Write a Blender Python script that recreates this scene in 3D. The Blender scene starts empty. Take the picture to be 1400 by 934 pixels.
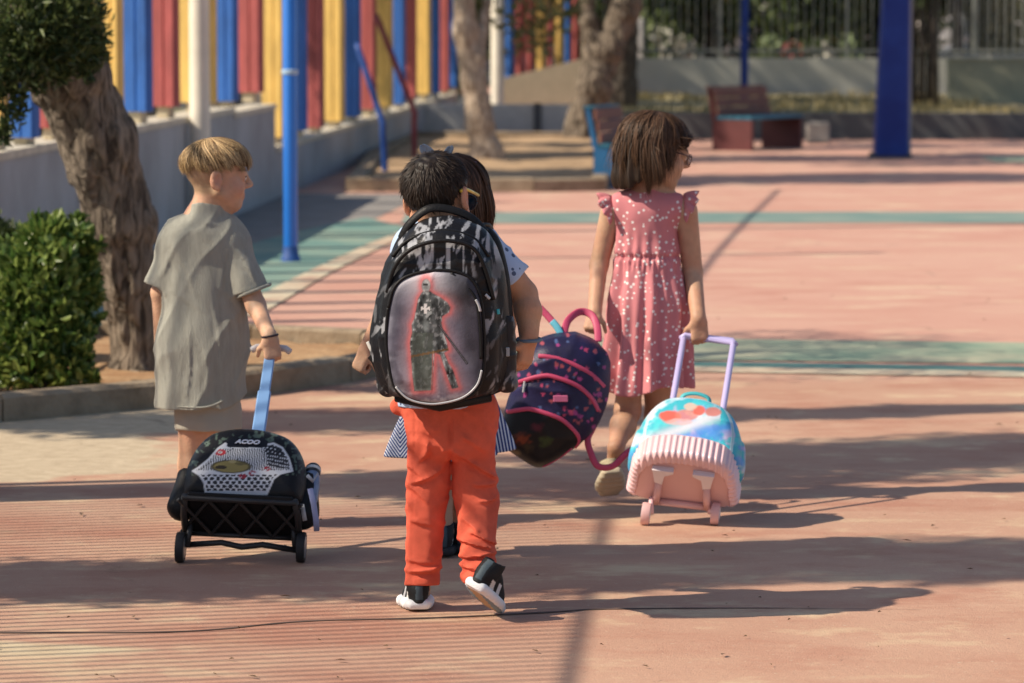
import bpy, math, random
import numpy as np
from mathutils import Matrix, Vector

SC = bpy.context.scene
COL = SC.collection
# ------------------------------------------------------------------ camera, sky, sun, exposure
FPX = 5120.0                 # focal length in photo pixels (photo 1400 px wide)
CAMZ = 1.60
HORV = 18.0                  # photo row of the horizon
PITCH = math.atan((467.0 - HORV) / FPX)
cam_data = bpy.data.cameras.new('camera')
cam = bpy.data.objects.new('camera', cam_data)
COL.objects.link(cam)
cam_data.sensor_width = 36.0
cam_data.lens = 36.0 * FPX / 1400.0
cam_data.clip_start = 0.1
cam_data.clip_end = 1000.0
cam.location = (0, 0, CAMZ)
cam.rotation_euler = (math.radians(90) - PITCH, 0, 0)
cam_data.dof.use_dof = True
cam_data.dof.focus_distance = 9.95
cam_data.dof.aperture_fstop = 5.6
SC.camera = cam

SUN_EL = math.radians(42.0)
SH = Vector((1.0, 0.24, 0)).normalized()        # direction in which shadows fall on the ground
TANE = math.tan(SUN_EL)
world = bpy.data.worlds.new('World')
SC.world = world
world.use_nodes = True
wn = world.node_tree.nodes; wl = world.node_tree.links
wn.clear()
sky = wn.new('ShaderNodeTexSky'); sky.sky_type = 'NISHITA'; sky.sun_disc = False
sky.sun_elevation = SUN_EL
sky.sun_rotation = math.atan2(-SH.x, -SH.y)      # azimuth of the sun, measured from +Y
sky.air_density = 1.0; sky.dust_density = 1.5
bg = wn.new('ShaderNodeBackground'); bg.inputs['Strength'].default_value = 0.105
wo = wn.new('ShaderNodeOutputWorld')
wl.new(sky.outputs[0], bg.inputs[0]); wl.new(bg.outputs[0], wo.inputs[0])
sun_d = bpy.data.lights.new('sun', 'SUN'); sun_d.energy = 5.0; sun_d.angle = math.radians(0.53)
sun_d.color = (1.0, 0.87, 0.70)
sun = bpy.data.objects.new('sun', sun_d); COL.objects.link(sun)
sdir = Vector((SH.x * math.cos(SUN_EL), SH.y * math.cos(SUN_EL), -math.sin(SUN_EL)))
sun.rotation_euler = sdir.to_track_quat('-Z', 'Y').to_euler()
sun.location = (-20, 0, 20)
SC.view_settings.view_transform = 'Standard'
SC.view_settings.look = 'None'
SC.view_settings.exposure = 0.25
SC.view_settings.gamma = 1.0
SC.view_settings.use_curve_mapping = False
SC.render.engine = 'CYCLES'
SC.cycles.use_denoising = True
try:
    SC.cycles.denoiser = 'OPENIMAGEDENOISE'
except Exception:
    pass
SC.cycles.max_bounces = 6

# ------------------------------------------------------------------ helpers
_F = Vector((0, math.cos(PITCH), -math.sin(PITCH)))
_U = Vector((0, math.sin(PITCH), math.cos(PITCH)))
def W(u, v, y):
    """world point seen at photo pixel (u, v) at distance y along +Y"""
    d = Vector((1, 0, 0)) * (u - 700.0) + _U * (467.0 - v) + _F * FPX
    return Vector((0, 0, CAMZ)) + d * (y / d.y)
def G(u, v, z=0.0):
    """world point on the level z seen at photo pixel (u, v)"""
    d = Vector((1, 0, 0)) * (u - 700.0) + _U * (467.0 - v) + _F * FPX
    return Vector((0, 0, CAMZ)) + d * ((z - CAMZ) / d.z)
def A(*p):
    return np.array(p, dtype=np.float32)

def tag(o, label=None, cat=None, group=None, kind=None):
    if label: o['label'] = label
    if cat: o['category'] = cat
    if group: o['group'] = group
    if kind: o['kind'] = kind
    return o
def empty(name, loc=(0, 0, 0), parent=None, matrix=None):
    o = bpy.data.objects.new(name, None); COL.objects.link(o)
    if matrix is not None: o.matrix_world = matrix
    else: o.location = loc
    o.empty_display_size = 0.1
    if parent: o.parent = parent
    return o
def mesh_obj(name, verts, faces, mat, parent=None, smooth=True, colors=None, loc=None):
    me = bpy.data.meshes.new(name)
    verts = np.asarray(verts, dtype=np.float32)
    if isinstance(faces, np.ndarray):
        n, k = faces.shape
        me.vertices.add(len(verts)); me.vertices.foreach_set('co', verts.ravel())
        me.loops.add(n * k); me.loops.foreach_set('vertex_index', faces.astype(np.int32).ravel())
        me.polygons.add(n)
        me.polygons.foreach_set('loop_start', np.arange(0, n * k, k, dtype=np.int32))
        me.polygons.foreach_set('loop_total', np.full(n, k, dtype=np.int32))
        me.update(calc_edges=True)
    else:
        me.from_pydata([tuple(float(c) for c in v) for v in verts], [], faces)
    me.validate()
    if smooth and len(me.polygons):
        me.polygons.foreach_set('use_smooth', np.ones(len(me.polygons), dtype=bool))
    if colors is not None:
        at = me.color_attributes.new('Col', 'FLOAT_COLOR', 'POINT')
        c = np.ones((len(verts), 4), dtype=np.float32); c[:, :3] = colors
        at.data.foreach_set('color', c.ravel())
    me.update()
    if mat is not None:
        me.materials.append(mat)
    o = bpy.data.objects.new(name, me); COL.objects.link(o)
    if loc is not None: o.location = loc
    if parent: o.parent = parent
    return o
def dup(o, parent=None, loc=None, name=None):
    c = o.copy(); COL.objects.link(c)
    if parent is not None: c.parent = parent
    if loc is not None: c.location = loc
    return c

# --- shapes as (verts, faces) lists
class MB:
    def __init__(s): s.v = []; s.f = []
    def add(s, v, f):
        b = len(s.v); s.v += [tuple(p) for p in v]; s.f += [tuple(i + b for i in q) for q in f]; return s
    def box(s, lo, hi, bev=0.0, M=None):
        x0, y0, z0 = lo; x1, y1, z1 = hi
        if bev <= 0:
            v = [(x0,y0,z0),(x1,y0,z0),(x1,y1,z0),(x0,y1,z0),(x0,y0,z1),(x1,y0,z1),(x1,y1,z1),(x0,y1,z1)]
            f = [(0,3,2,1),(4,5,6,7),(0,1,5,4),(1,2,6,5),(2,3,7,6),(3,0,4,7)]
        else:
            b = bev; v = []; 
            for (x, sx) in ((x0,1),(x1,-1)):
                for (y, sy) in ((y0,1),(y1,-1)):
                    for (z, sz) in ((z0,1),(z1,-1)):
                        v += [(x, y+sy*b, z+sz*b), (x+sx*b, y, z+sz*b), (x+sx*b, y+sy*b, z)]
            def I(ix, iy, iz, k): return ((ix*2+iy)*2+iz)*3+k
            f = []
            for ix in (0,1):
                q = [I(ix,0,0,0),I(ix,1,0,0),I(ix,1,1,0),I(ix,0,1,0)]; f.append(q if ix else q[::-1])
            for iy in (0,1):
                q = [I(0,iy,0,1),I(1,iy,0,1),I(1,iy,1,1),I(0,iy,1,1)]; f.append(q[::-1] if iy else q)
            for iz in (0,1):
                q = [I(0,0,iz,2),I(1,0,iz,2),I(1,1,iz,2),I(0,1,iz,2)]; f.append(q if iz else q[::-1])
            for ix in (0,1):
                for iy in (0,1):
                    q = [I(ix,iy,0,0),I(ix,iy,1,0),I(ix,iy,1,1),I(ix,iy,0,1)]; f.append(q if (ix ^ iy) else q[::-1])
                for iz in (0,1):
                    q = [I(ix,0,iz,0),I(ix,1,iz,0),I(ix,1,iz,2),I(ix,0,iz,2)]; f.append(q[::-1] if (ix ^ iz) else q)
            for iy in (0,1):
                for iz in (0,1):
                    q = [I(0,iy,iz,1),I(1,iy,iz,1),I(1,iy,iz,2),I(0,iy,iz,2)]; f.append(q if (iy ^ iz) else q[::-1])
            for ix in (0,1):
                for iy in (0,1):
                    for iz in (0,1):
                        q = [I(ix,iy,iz,0),I(ix,iy,iz,1),I(ix,iy,iz,2)]; f.append(q[::-1] if (ix ^ iy ^ iz) else q)
        if M is not None: v = [tuple(M @ Vector(p)) for p in v]
        return s.add(v, f)
    def tube(s, pts, rad, n=8, cap=True, flat=None, up=None):
        """swept tube; rad scalar or list; flat=(a,b) scales of section along side/normal"""
        pts = [Vector(p) for p in pts]; m = len(pts)
        if not hasattr(rad, '__len__'): rad = [rad] * m
        ref = Vector(up) if up is not None else None
        rings = []; prev = None
        for i, p in enumerate(pts):
            t = (pts[min(i+1, m-1)] - pts[max(i-1, 0)])
            if t.length < 1e-9: t = Vector((0,0,1))
            t.normalize()
            if ref is not None:
                a = t.cross(ref)
                if a.length < 1e-4: a = t.orthogonal()
            elif prev is None: a = t.orthogonal()
            else:
                a = prev - t * prev.dot(t)
                if a.length < 1e-5: a = t.orthogonal()
            a.normalize(); prev = a; b = t.cross(a)
            fa, fb = flat if flat else (1, 1)
            rings.append([p + a * (math.cos(2*math.pi*k/n) * rad[i] * fa) + b * (math.sin(2*math.pi*k/n) * rad[i] * fb) for k in range(n)])
        v = [q for r in rings for q in r]; f = []
        for i in range(m-1):
            for k in range(n):
                f.append((i*n+k, i*n+(k+1)%n, (i+1)*n+(k+1)%n, (i+1)*n+k))
        if cap:
            f.append(tuple(range(n))[::-1]); f.append(tuple((m-1)*n+k for k in range(n)))
        return s.add(v, f)
    def lathe(s, prof, n=20, c=(0,0,0), ax='z'):
        v = []; m = len(prof)
        for (r, h) in prof:
            for k in range(n):
                a = 2*math.pi*k/n; x, y = r*math.cos(a), r*math.sin(a)
                q = (x, y, h) if ax == 'z' else ((h, x, y) if ax == 'x' else (y, h, x))
                v.append((c[0]+q[0], c[1]+q[1], c[2]+q[2]))
        f = []
        for i in range(m-1):
            for k in range(n):
                f.append((i*n+k, i*n+(k+1)%n, (i+1)*n+(k+1)%n, (i+1)*n+k))
        f.append(tuple(range(n))[::-1]); f.append(tuple((m-1)*n+k for k in range(n)))
        return s.add(v, f)
    def prism(s, poly, z0, z1):
        n = len(poly); v = [(x, y, z0) for x, y in poly] + [(x, y, z1) for x, y in poly]
        f = [tuple(range(n))[::-1], tuple(range(n, 2*n))]
        for k in range(n): f.append((k, (k+1)%n, n+(k+1)%n, n+k))
        return s.add(v, f)
    def build(s, name, mat, parent=None, smooth=False, auto=None):
        o = mesh_obj(name, s.v, s.f, mat, parent, smooth=smooth)
        if auto:
            o.data.polygons.foreach_set('use_smooth', np.ones(len(o.data.polygons), dtype=bool))
            try: o.data.set_sharp_from_angle(angle=math.radians(auto))
            except Exception: pass
        return o
def smooth_curve(pts, n=8):
    """Catmull-Rom through the points"""
    P = [np.array(p, dtype=float) for p in pts]; out = []
    for i in range(len(P)-1):
        p0 = P[max(i-1,0)]; p1 = P[i]; p2 = P[i+1]; p3 = P[min(i+2,len(P)-1)]
        for k in range(n):
            t = k/n
            out.append(0.5*((2*p1)+(-p0+p2)*t+(2*p0-5*p1+4*p2-p3)*t*t+(-p0+3*p1-3*p2+p3)*t**3))
    out.append(P[-1]); return out
def smooth_loop(pts, n=8):
    P = [np.array(p, dtype=float) for p in pts]; out = []; m = len(P)
    for i in range(m):
        p0, p1, p2, p3 = P[i-1], P[i], P[(i+1)%m], P[(i+2)%m]
        for k in range(n):
            t = k/n
            out.append(0.5*((2*p1)+(-p0+p2)*t+(2*p0-5*p1+4*p2-p3)*t*t+(-p0+3*p1-3*p2+p3)*t**3))
    return out

# ------------------------------------------------------------------ materials
def mat(name, color=(0.5,0.5,0.5), rough=0.6, metal=0.0, var=0.0, vscale=8.0, color2=None, bump=0.0, bscale=60.0,
        vcol=False, spec=0.5, sss=0.0, sss_rad=(0.02,0.008,0.004), weave=0.0, wscale=600.0, trans=0.0, coat=0.0, sheen=0.0, stretch=None):
    m = bpy.data.materials.new(name); m.use_nodes = True
    nt = m.node_tree; N = nt.nodes; L = nt.links; b = N['Principled BSDF']
    b.inputs['Roughness'].default_value = rough; b.inputs['Metallic'].default_value = metal
    b.inputs['Specular IOR Level'].default_value = spec
    if sss:
        b.inputs['Subsurface Weight'].default_value = sss
        b.inputs['Subsurface Radius'].default_value = sss_rad
        b.inputs['Subsurface Scale'].default_value = 0.6
    if trans: b.inputs['Transmission Weight'].default_value = trans
    if coat: b.inputs['Coat Weight'].default_value = coat; b.inputs['Coat Roughness'].default_value = 0.15
    if sheen: b.inputs['Sheen Weight'].default_value = sheen
    tc = N.new('ShaderNodeTexCoord')
    vec = tc.outputs['Object']
    if stretch:
        mp = N.new('ShaderNodeMapping'); mp.inputs['Scale'].default_value = stretch
        L.new(vec, mp.inputs['Vector']); vec = mp.outputs[0]
    if vcol:
        a = N.new('ShaderNodeAttribute'); a.attribute_name = 'Col'; src = a.outputs['Color']
    else:
        rgb = N.new('ShaderNodeRGB'); rgb.outputs[0].default_value = (*color, 1); src = rgb.outputs[0]
    if var or color2:
        nz = N.new('ShaderNodeTexNoise'); nz.inputs['Scale'].default_value = vscale; nz.inputs['Detail'].default_value = 5
        nz.inputs['Roughness'].default_value = 0.62
        L.new(vec, nz.inputs['Vector'])
        mx = N.new('ShaderNodeMix'); mx.data_type = 'RGBA'
        if color2:
            rp = N.new('ShaderNodeValToRGB'); rp.color_ramp.elements[0].position = 0.38; rp.color_ramp.elements[1].position = 0.66
            L.new(nz.outputs['Fac'], rp.inputs[0]); L.new(rp.outputs[0], mx.inputs[0])
            L.new(src, mx.inputs[6]); mx.inputs[7].default_value = (*color2, 1)
        else:
            mx.blend_type = 'MULTIPLY'; mx.inputs[0].default_value = 1.0
            rp = N.new('ShaderNodeMapRange'); rp.inputs['From Min'].default_value = 0.25; rp.inputs['From Max'].default_value = 0.75
            rp.inputs['To Min'].default_value = 1-var; rp.inputs['To Max'].default_value = 1+var*0.6
            L.new(nz.outputs['Fac'], rp.inputs[0]); L.new(src, mx.inputs[6]); L.new(rp.outputs[0], mx.inputs[7])
        src = mx.outputs[2]
    L.new(src, b.inputs['Base Color'])
    nrm = None
    if bump:
        n2 = N.new('ShaderNodeTexNoise'); n2.inputs['Scale'].default_value = bscale; n2.inputs['Detail'].default_value = 6
        L.new(vec, n2.inputs['Vector'])
        bp = N.new('ShaderNodeBump'); bp.inputs['Strength'].default_value = bump; bp.inputs['Distance'].default_value = 0.01
        L.new(n2.outputs['Fac'], bp.inputs['Height']); nrm = bp.outputs[0]
    if weave:
        hs = None
        for ax in ('X', 'Z'):
            wv = N.new('ShaderNodeTexWave'); wv.bands_direction = ax; wv.inputs['Scale'].default_value = wscale
            wv.inputs['Distortion'].default_value = 3.0; wv.inputs['Detail'].default_value = 2; wv.inputs['Detail Scale'].default_value = 0.6
            L.new(tc.outputs['Object'], wv.inputs['Vector'])
            if hs is None: hs = wv.outputs['Fac']
            else:
                ad = N.new('ShaderNodeMath'); ad.operation = 'ADD'; L.new(hs, ad.inputs[0]); L.new(wv.outputs['Fac'], ad.inputs[1]); hs = ad.outputs[0]
        bp = N.new('ShaderNodeBump'); bp.inputs['Strength'].default_value = weave; bp.inputs['Distance'].default_value = 0.002
        L.new(hs, bp.inputs['Height'])
        if nrm is not None: L.new(nrm, bp.inputs['Normal'])
        nrm = bp.outputs[0]
    if nrm is not None: L.new(nrm, b.inputs['Normal'])
    m['bsdf'] = 1
    return m
def nodes_of(m): return m.node_tree.nodes, m.node_tree.links, m.node_tree.nodes['Principled BSDF']

# ------------------------------------------------------------------ signed distance modelling (numpy) -> one continuous mesh
def _hash(i, j, k, seed):
    h = (i.astype(np.int64)*374761393 + j.astype(np.int64)*668265263 + k.astype(np.int64)*1274126177 + seed*974634121) & 0x7fffffff
    h = ((h ^ (h >> 13)) * 1274126177) & 0x7fffffff
    h = h ^ (h >> 16)
    return (h & 0xffff).astype(np.float32) / 65535.0
def vnoise(P, freq=1.0, seed=0):
    """value noise in [-1,1] at points P (n,3); freq scalar or 3 values"""
    Q = P * np.asarray(freq, dtype=np.float32)
    I = np.floor(Q).astype(np.int64); f = (Q - I).astype(np.float32); f = f*f*(3-2*f)
    out = 0
    for a in (0,1):
        wa = f[:,0] if a else 1-f[:,0]
        for b in (0,1):
            wb = f[:,1] if b else 1-f[:,1]
            for c in (0,1):
                wc = f[:,2] if c else 1-f[:,2]
                out = out + wa*wb*wc*_hash(I[:,0]+a, I[:,1]+b, I[:,2]+c, seed)
    return out*2-1
def fbm(P, freq, seed=0, oct=3):
    s = 0; a = 1.0; f = np.asarray(freq, dtype=np.float32); t = 0
    for o in range(oct):
        s = s + a*vnoise(P, f, seed+o*17); t += a; a *= 0.5; f = f*2.03
    return s/t
def smin(a, b, k):
    if k <= 0: return np.minimum(a, b)
    h = np.clip(0.5+0.5*(b-a)/k, 0, 1)
    return b*(1-h)+a*h - k*h*(1-h)
class SDF:
    def __init__(s, lo, hi, h):
        s.h = h; s.lo = np.array(lo, dtype=np.float32)
        s.n = [int(math.ceil((hi[i]-lo[i])/h))+1 for i in range(3)]
        s.ax = [s.lo[i] + h*np.arange(s.n[i], dtype=np.float32) for i in range(3)]
        s.D = np.full(s.n, 0.2, dtype=np.float32)
    def copy(s):
        c = SDF.__new__(SDF); c.h = s.h; c.lo = s.lo; c.n = s.n; c.ax = s.ax; c.D = s.D.copy(); return c
    def block(s, lo, hi):
        sl = []
        for i in range(3):
            a = int(max(0, math.floor((lo[i]-s.lo[i])/s.h))); b = int(min(s.n[i], math.ceil((hi[i]-s.lo[i])/s.h)+1))
            if b <= a: return None
            sl.append(slice(a, b))
        return tuple(sl)
    def pts(s, sl):
        return (s.ax[0][sl[0]][:,None,None], s.ax[1][sl[1]][None,:,None], s.ax[2][sl[2]][None,None,:])
    def merge(s, sl, d, k, op='add'):
        if op == 'add': s.D[sl] = smin(s.D[sl], d, k)
        elif op == 'cut': s.D[sl] = -smin(-s.D[sl], d, k)
    def cone(s, a, b, r1, r2, k=0.0, flat=None, op='add'):
        """tapered capsule; flat=(axis vector, factor) scales the section along that axis"""
        a = np.array(a, dtype=np.float32); b = np.array(b, dtype=np.float32)
        R = max(r1, r2)*(max(1.0, flat[1]) if flat else 1.0) + k + 4*s.h
        sl = s.block(np.minimum(a,b)-R, np.maximum(a,b)+R)
        if sl is None: return s
        X, Y, Z = s.pts(sl); px, py, pz = X-a[0], Y-a[1], Z-a[2]; ba = b-a; sc = 1.0
        if flat:
            n = np.array(flat[0], dtype=np.float32); n /= np.linalg.norm(n); q = 1.0/flat[1]-1.0
            dn = px*n[0]+py*n[1]+pz*n[2]
            px = px+dn*n[0]*q; py = py+dn*n[1]*q; pz = pz+dn*n[2]*q
            ba = ba + n*(ba@n)*q; sc = min(1.0, flat[1])
        L2 = float(ba@ba)+1e-12
        t = np.clip((px*ba[0]+py*ba[1]+pz*ba[2])/L2, 0, 1)
        d = np.sqrt((px-t*ba[0])**2+(py-t*ba[1])**2+(pz-t*ba[2])**2) - (r1+(r2-r1)*t)
        s.merge(sl, d*sc if sc < 1 else d, k, op); return s
    def ell(s, c, r, k=0.0, R=None, op='add'):
        c = np.array(c, dtype=np.float32); r = np.array(r, dtype=np.float32)
        m = float(r.max())+k+4*s.h
        sl = s.block(c-m, c+m)
        if sl is None: return s
        X, Y, Z = s.pts(sl); x, y, z = X-c[0], Y-c[1], Z-c[2]
        if R is not None:
            R = np.array(R, dtype=np.float32)      # rows: local axes
            x, y, z = (R[0,0]*x+R[0,1]*y+R[0,2]*z, R[1,0]*x+R[1,1]*y+R[1,2]*z, R[2,0]*x+R[2,1]*y+R[2,2]*z)
        k0 = np.sqrt((x/r[0])**2+(y/r[1])**2+(z/r[2])**2); k1 = np.sqrt((x/r[0]**2)**2+(y/r[1]**2)**2+(z/r[2]**2)**2)+1e-9
        s.merge(sl, (k0*(k0-1.0)/k1).astype(np.float32), k, op); return s
    def half(s, n, d, k=0.0):
        """keep the side where n.p < d"""
        n = np.array(n, dtype=np.float32); L = np.linalg.norm(n)
        X, Y, Z = s.ax[0][:,None,None], s.ax[1][None,:,None], s.ax[2][None,None,:]
        e = ((X*n[0]+Y*n[1]+Z*n[2]) - d)/L
        s.D = -smin(-s.D, -e, k) if k > 0 else np.maximum(s.D, e); return s
    def func(s, fn, lo=None, hi=None, k=0.0, op='add'):
        sl = s.block(lo, hi) if lo is not None else (slice(0,s.n[0]), slice(0,s.n[1]), slice(0,s.n[2]))
        X, Y, Z = s.pts(sl); d = fn(X, Y, Z)
        s.merge(sl, np.broadcast_to(d, s.D[sl].shape).astype(np.float32), k, op); return s
    def disp(s, fn, band=0.03):
        """displace outward by fn(points) near the surface"""
        idx = np.nonzero(np.abs(s.D) < band)
        if len(idx[0]) == 0: return s
        P = np.stack([s.ax[i][idx[i]] for i in range(3)], 1)
        s.D[idx] -= fn(P).astype(np.float32); return s
    def mesh(s):
        """naive surface nets -> verts (n,3), quads (m,4)"""
        D = s.D; D = np.where(D == 0, 1e-7, D); S = D < 0
        S[0]=S[-1]=False; S[:,0]=S[:,-1]=False; S[:,:,0]=S[:,:,-1]=False
        cnt = np.zeros([n-1 for n in s.n], dtype=np.int8)
        for a in (0,1):
            for b in (0,1):
                for c in (0,1):
                    cnt += S[a:s.n[0]-1+a, b:s.n[1]-1+b, c:s.n[2]-1+c]
        act = (cnt > 0) & (cnt < 8); ci = np.argwhere(act); nv = len(ci)
        vid = np.full(act.shape, -1, dtype=np.int64); vid[act] = np.arange(nv)
        acc = np.zeros((nv,3), dtype=np.float32); num = np.zeros(nv, dtype=np.float32)
        cor = [(a,b,c) for a in (0,1) for b in (0,1) for c in (0,1)]
        val = {q: D[ci[:,0]+q[0], ci[:,1]+q[1], ci[:,2]+q[2]] for q in cor}
        sg = {q: S[ci[:,0]+q[0], ci[:,1]+q[1], ci[:,2]+q[2]] for q in cor}
        for q in cor:
            for ax in range(3):
                if q[ax] == 0:
                    r = list(q); r[ax] = 1; r = tuple(r)
                    m = sg[q] != sg[r]
                    d0 = val[q]; d1 = val[r]; t = np.clip(d0/(d0-d1+1e-12), 0, 1)
                    p = np.tile(np.array(q, dtype=np.float32), (nv,1)); p[:,ax] = t
                    acc[m] += p[m]; num[m] += 1
        V = s.lo + s.h*(ci + acc/np.maximum(num,1)[:,None])
        quads = []
        for ax in range(3):
            b, c = (ax+1)%3, (ax+2)%3
            sl0 = [slice(1,-1)]*3; sl1 = [slice(1,-1)]*3
            sl0[ax] = slice(0,-1); sl1[ax] = slice(1,None)
            e = S[tuple(sl0)] != S[tuple(sl1)]
            E = np.argwhere(e); ins = S[tuple(sl0)][e]
            off = np.ones(3, dtype=int); off[ax] = 0
            E = E + off
            def vd(db, dc):
                q = E.copy(); q[:,b] -= db; q[:,c] -= dc; return vid[q[:,0], q[:,1], q[:,2]]
            Q = np.stack([vd(0,0), vd(1,0), vd(1,1), vd(0,1)], 1)
            Q[~ins] = Q[~ins][:, ::-1]
            quads.append(Q)
        Q = np.concatenate(quads); Q = Q[(Q >= 0).all(1)]
        return V.astype(np.float32), Q
    def build(s, name, mat, parent=None, paint=None, relax=1):
        V, Q = s.mesh()
        for _ in range(relax): V = relax_mesh(V, Q)
        col = paint(V) if paint is not None else None
        return mesh_obj(name, V, Q, mat, parent, colors=col)
def relax_mesh(V, Q, w=0.5):
    S = np.zeros_like(V); C = np.zeros(len(V), dtype=np.float32)
    for i in range(4):
        a, b = Q[:,i], Q[:,(i+1)%4]
        np.add.at(S, a, V[b]); np.add.at(C, a, 1); np.add.at(S, b, V[a]); np.add.at(C, b, 1)
    return V*(1-w) + w*S/np.maximum(C,1)[:,None]
def rot_rows(right, up):
    """rows = local axes: right, fwd, up (fwd = up x right)"""
    r = Vector(right).normalized(); u = Vector(up); u = (u - r*u.dot(r)).normalized(); f = u.cross(r)
    return np.array([list(r), list(f), list(u)], dtype=np.float32)
# 2-D helpers for prints
def in_poly(x, y, poly):
    c = np.zeros(x.shape, dtype=bool); n = len(poly)
    for i in range(n):
        x0, y0 = poly[i]; x1, y1 = poly[(i+1)%n]
        if y0 == y1: continue
        m = (y0 > y) != (y1 > y)
        c ^= m & (x < (x1-x0)*(y-y0)/(y1-y0)+x0)
    return c
def seg_d(x, y, a, b):
    dx, dy = b[0]-a[0], b[1]-a[1]; L = dx*dx+dy*dy+1e-12
    t = np.clip(((x-a[0])*dx+(y-a[1])*dy)/L, 0, 1)
    return np.sqrt((x-a[0]-t*dx)**2+(y-a[1]-t*dy)**2)
def poly_d(x, y, poly, closed=True):
    """signed distance to polygon (negative inside)"""
    d = np.full(np.broadcast(x, y).shape, 1e9, dtype=np.float32); n = len(poly)
    for i in range(n if closed else n-1):
        d = np.minimum(d, seg_d(x, y, poly[i], poly[(i+1)%n]))
    if closed:
        d = np.where(in_poly(np.broadcast_to(x, d.shape), np.broadcast_to(y, d.shape), poly), -d, d)
    return d
def sstep(a, b, x):
    t = np.clip((x-a)/(b-a), 0, 1); return t*t*(3-2*t)
def blend(c, m, col):
    m = np.asarray(m, dtype=np.float32)[:,None]; return c*(1-m)+np.array(col, dtype=np.float32)*m
# ------------------------------------------------------------------ the ground
def ground_mat():
    m = mat('court_paint', (0.42,0.235,0.18), rough=0.85, spec=0.25); N, L, b = nodes_of(m)
    tc = N.new('ShaderNodeTexCoord'); vec = tc.outputs['Object']
    def noise(scale, detail=6, rough=0.6):
        n = N.new('ShaderNodeTexNoise'); n.inputs['Scale'].default_value = scale; n.inputs['Detail'].default_value = detail
        n.inputs['Roughness'].default_value = rough; L.new(vec, n.inputs['Vector']); return n.outputs['Fac']
    def ramp(src, p0, p1, c0=(0,0,0,1), c1=(1,1,1,1)):
        r = N.new('ShaderNodeValToRGB'); r.color_ramp.elements[0].position = p0; r.color_ramp.elements[1].position = p1
        r.color_ramp.elements[0].color = c0; r.color_ramp.elements[1].color = c1; L.new(src, r.inputs[0]); return r.outputs[0]
    def mix(fac, a, c, mode='MIX', f=1.0):
        x = N.new('ShaderNodeMix'); x.data_type = 'RGBA'; x.blend_type = mode
        if fac is None: x.inputs[0].default_value = f
        else: L.new(fac, x.inputs[0])
        for s, i in ((a, 6), (c, 7)):
            if isinstance(s, tuple): x.inputs[i].default_value = s
            else: L.new(s, x.inputs[i])
        return x.outputs[2]
    def math_(op, a, c):
        x = N.new('ShaderNodeMath'); x.operation = op
        for s, i in ((a, 0), (c, 1)):
            if isinstance(s, (int, float)): x.inputs[i].default_value = s
            else: L.new(s, x.inputs[i])
        return x.outputs[0]
    sep = N.new('ShaderNodeSeparateXYZ'); L.new(vec, sep.inputs[0])
    paint = mix(ramp(noise(0.55), 0.35, 0.7), (0.45,0.255,0.178,1), (0.53,0.335,0.237,1))
    paint = mix(ramp(noise(3.2), 0.56, 0.72), paint, (0.60,0.44,0.29,1))       # worn patches
    mps = N.new('ShaderNodeMapping'); mps.inputs['Scale'].default_value = (0.75,1.35,1); L.new(vec, mps.inputs[0])
    ns_ = N.new('ShaderNodeTexNoise'); ns_.inputs['Scale'].default_value = 1.5; ns_.inputs['Detail'].default_value = 8; ns_.inputs['Roughness'].default_value = .68; L.new(mps.outputs[0], ns_.inputs[0])
    paint = mix(ramp(ns_.outputs[0], 0.52, 0.40), paint, (0.40,0.185,0.125,1), f=1) if False else mix(ramp(ns_.outputs[0], 0.36, 0.50, (0.8,0.8,0.8,1), (0,0,0,1)), paint, (0.40,0.19,0.13,1))
    paint = mix(ramp(ns_.outputs[0], 0.55, 0.66, (0,0,0,1), (0.85,0.85,0.85,1)), paint, (0.60,0.46,0.30,1))
    # pinker, older paint on the court beyond the kerb
    far = ramp(math_('MULTIPLY', math_('ADD', sep.outputs['Y'], math_('MULTIPLY', noise(0.7), 0.5)), 0.01), 0.166, 0.171)
    pink = mix(ramp(noise(0.8), 0.3, 0.75), (0.52,0.28,0.215,1), (0.58,0.36,0.28,1))
    pink = mix(ramp(ns_.outputs[0], 0.54, 0.68), pink, (0.62,0.47,0.33,1)); pink = mix(ramp(ns_.outputs[0], 0.34, 0.46, (0.7,0.7,0.7,1), (0,0,0,1)), pink, (0.46,0.215,0.165,1))
    col = mix(far, paint, pink)
    # bare concrete where the paint has gone: beside the planter
    sx = math_('SUBTRACT', math_('MULTIPLY', sep.outputs['X'], -1.0), 1.18)
    sx = math_('ADD', sx, math_('MULTIPLY', math_('SUBTRACT', noise(2.0), 0.5), 1.3))
    yy = math_('ABSOLUTE', math_('SUBTRACT', sep.outputs['Y'], 14.0), 0.0)
    sx = math_('SUBTRACT', sx, math_('MULTIPLY', math_('MAXIMUM', math_('SUBTRACT', yy, 1.0), 0.0), 1.6))
    bare = mix(ramp(noise(14.0, 8), 0.35, 0.68), (0.45,0.36,0.25,1), (0.58,0.48,0.34,1))
    col = mix(ramp(sx, 0.0, 0.12), col, bare)
    sx2 = math_('ADD', math_('SUBTRACT', math_('MULTIPLY', sep.outputs['X'], -1.0), 0.75), math_('MULTIPLY', math_('SUBTRACT', noise(1.5), 0.5), 1.4))
    y2 = math_('ABSOLUTE', math_('SUBTRACT', sep.outputs['Y'], 9.35), 0.0)
    sx2 = math_('SUBTRACT', sx2, math_('MULTIPLY', y2, 4.0))
    col = mix(ramp(sx2, 0.0, 0.25), col, mix(ramp(noise(9.0, 6), 0.3, 0.7), (0.52,0.40,0.26,1), (0.60,0.50,0.34,1)))
    # pale grit and small dark stains
    col = mix(ramp(noise(60, 4), 0.62, 0.76), col, (0.55,0.46,0.34,1))
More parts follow.
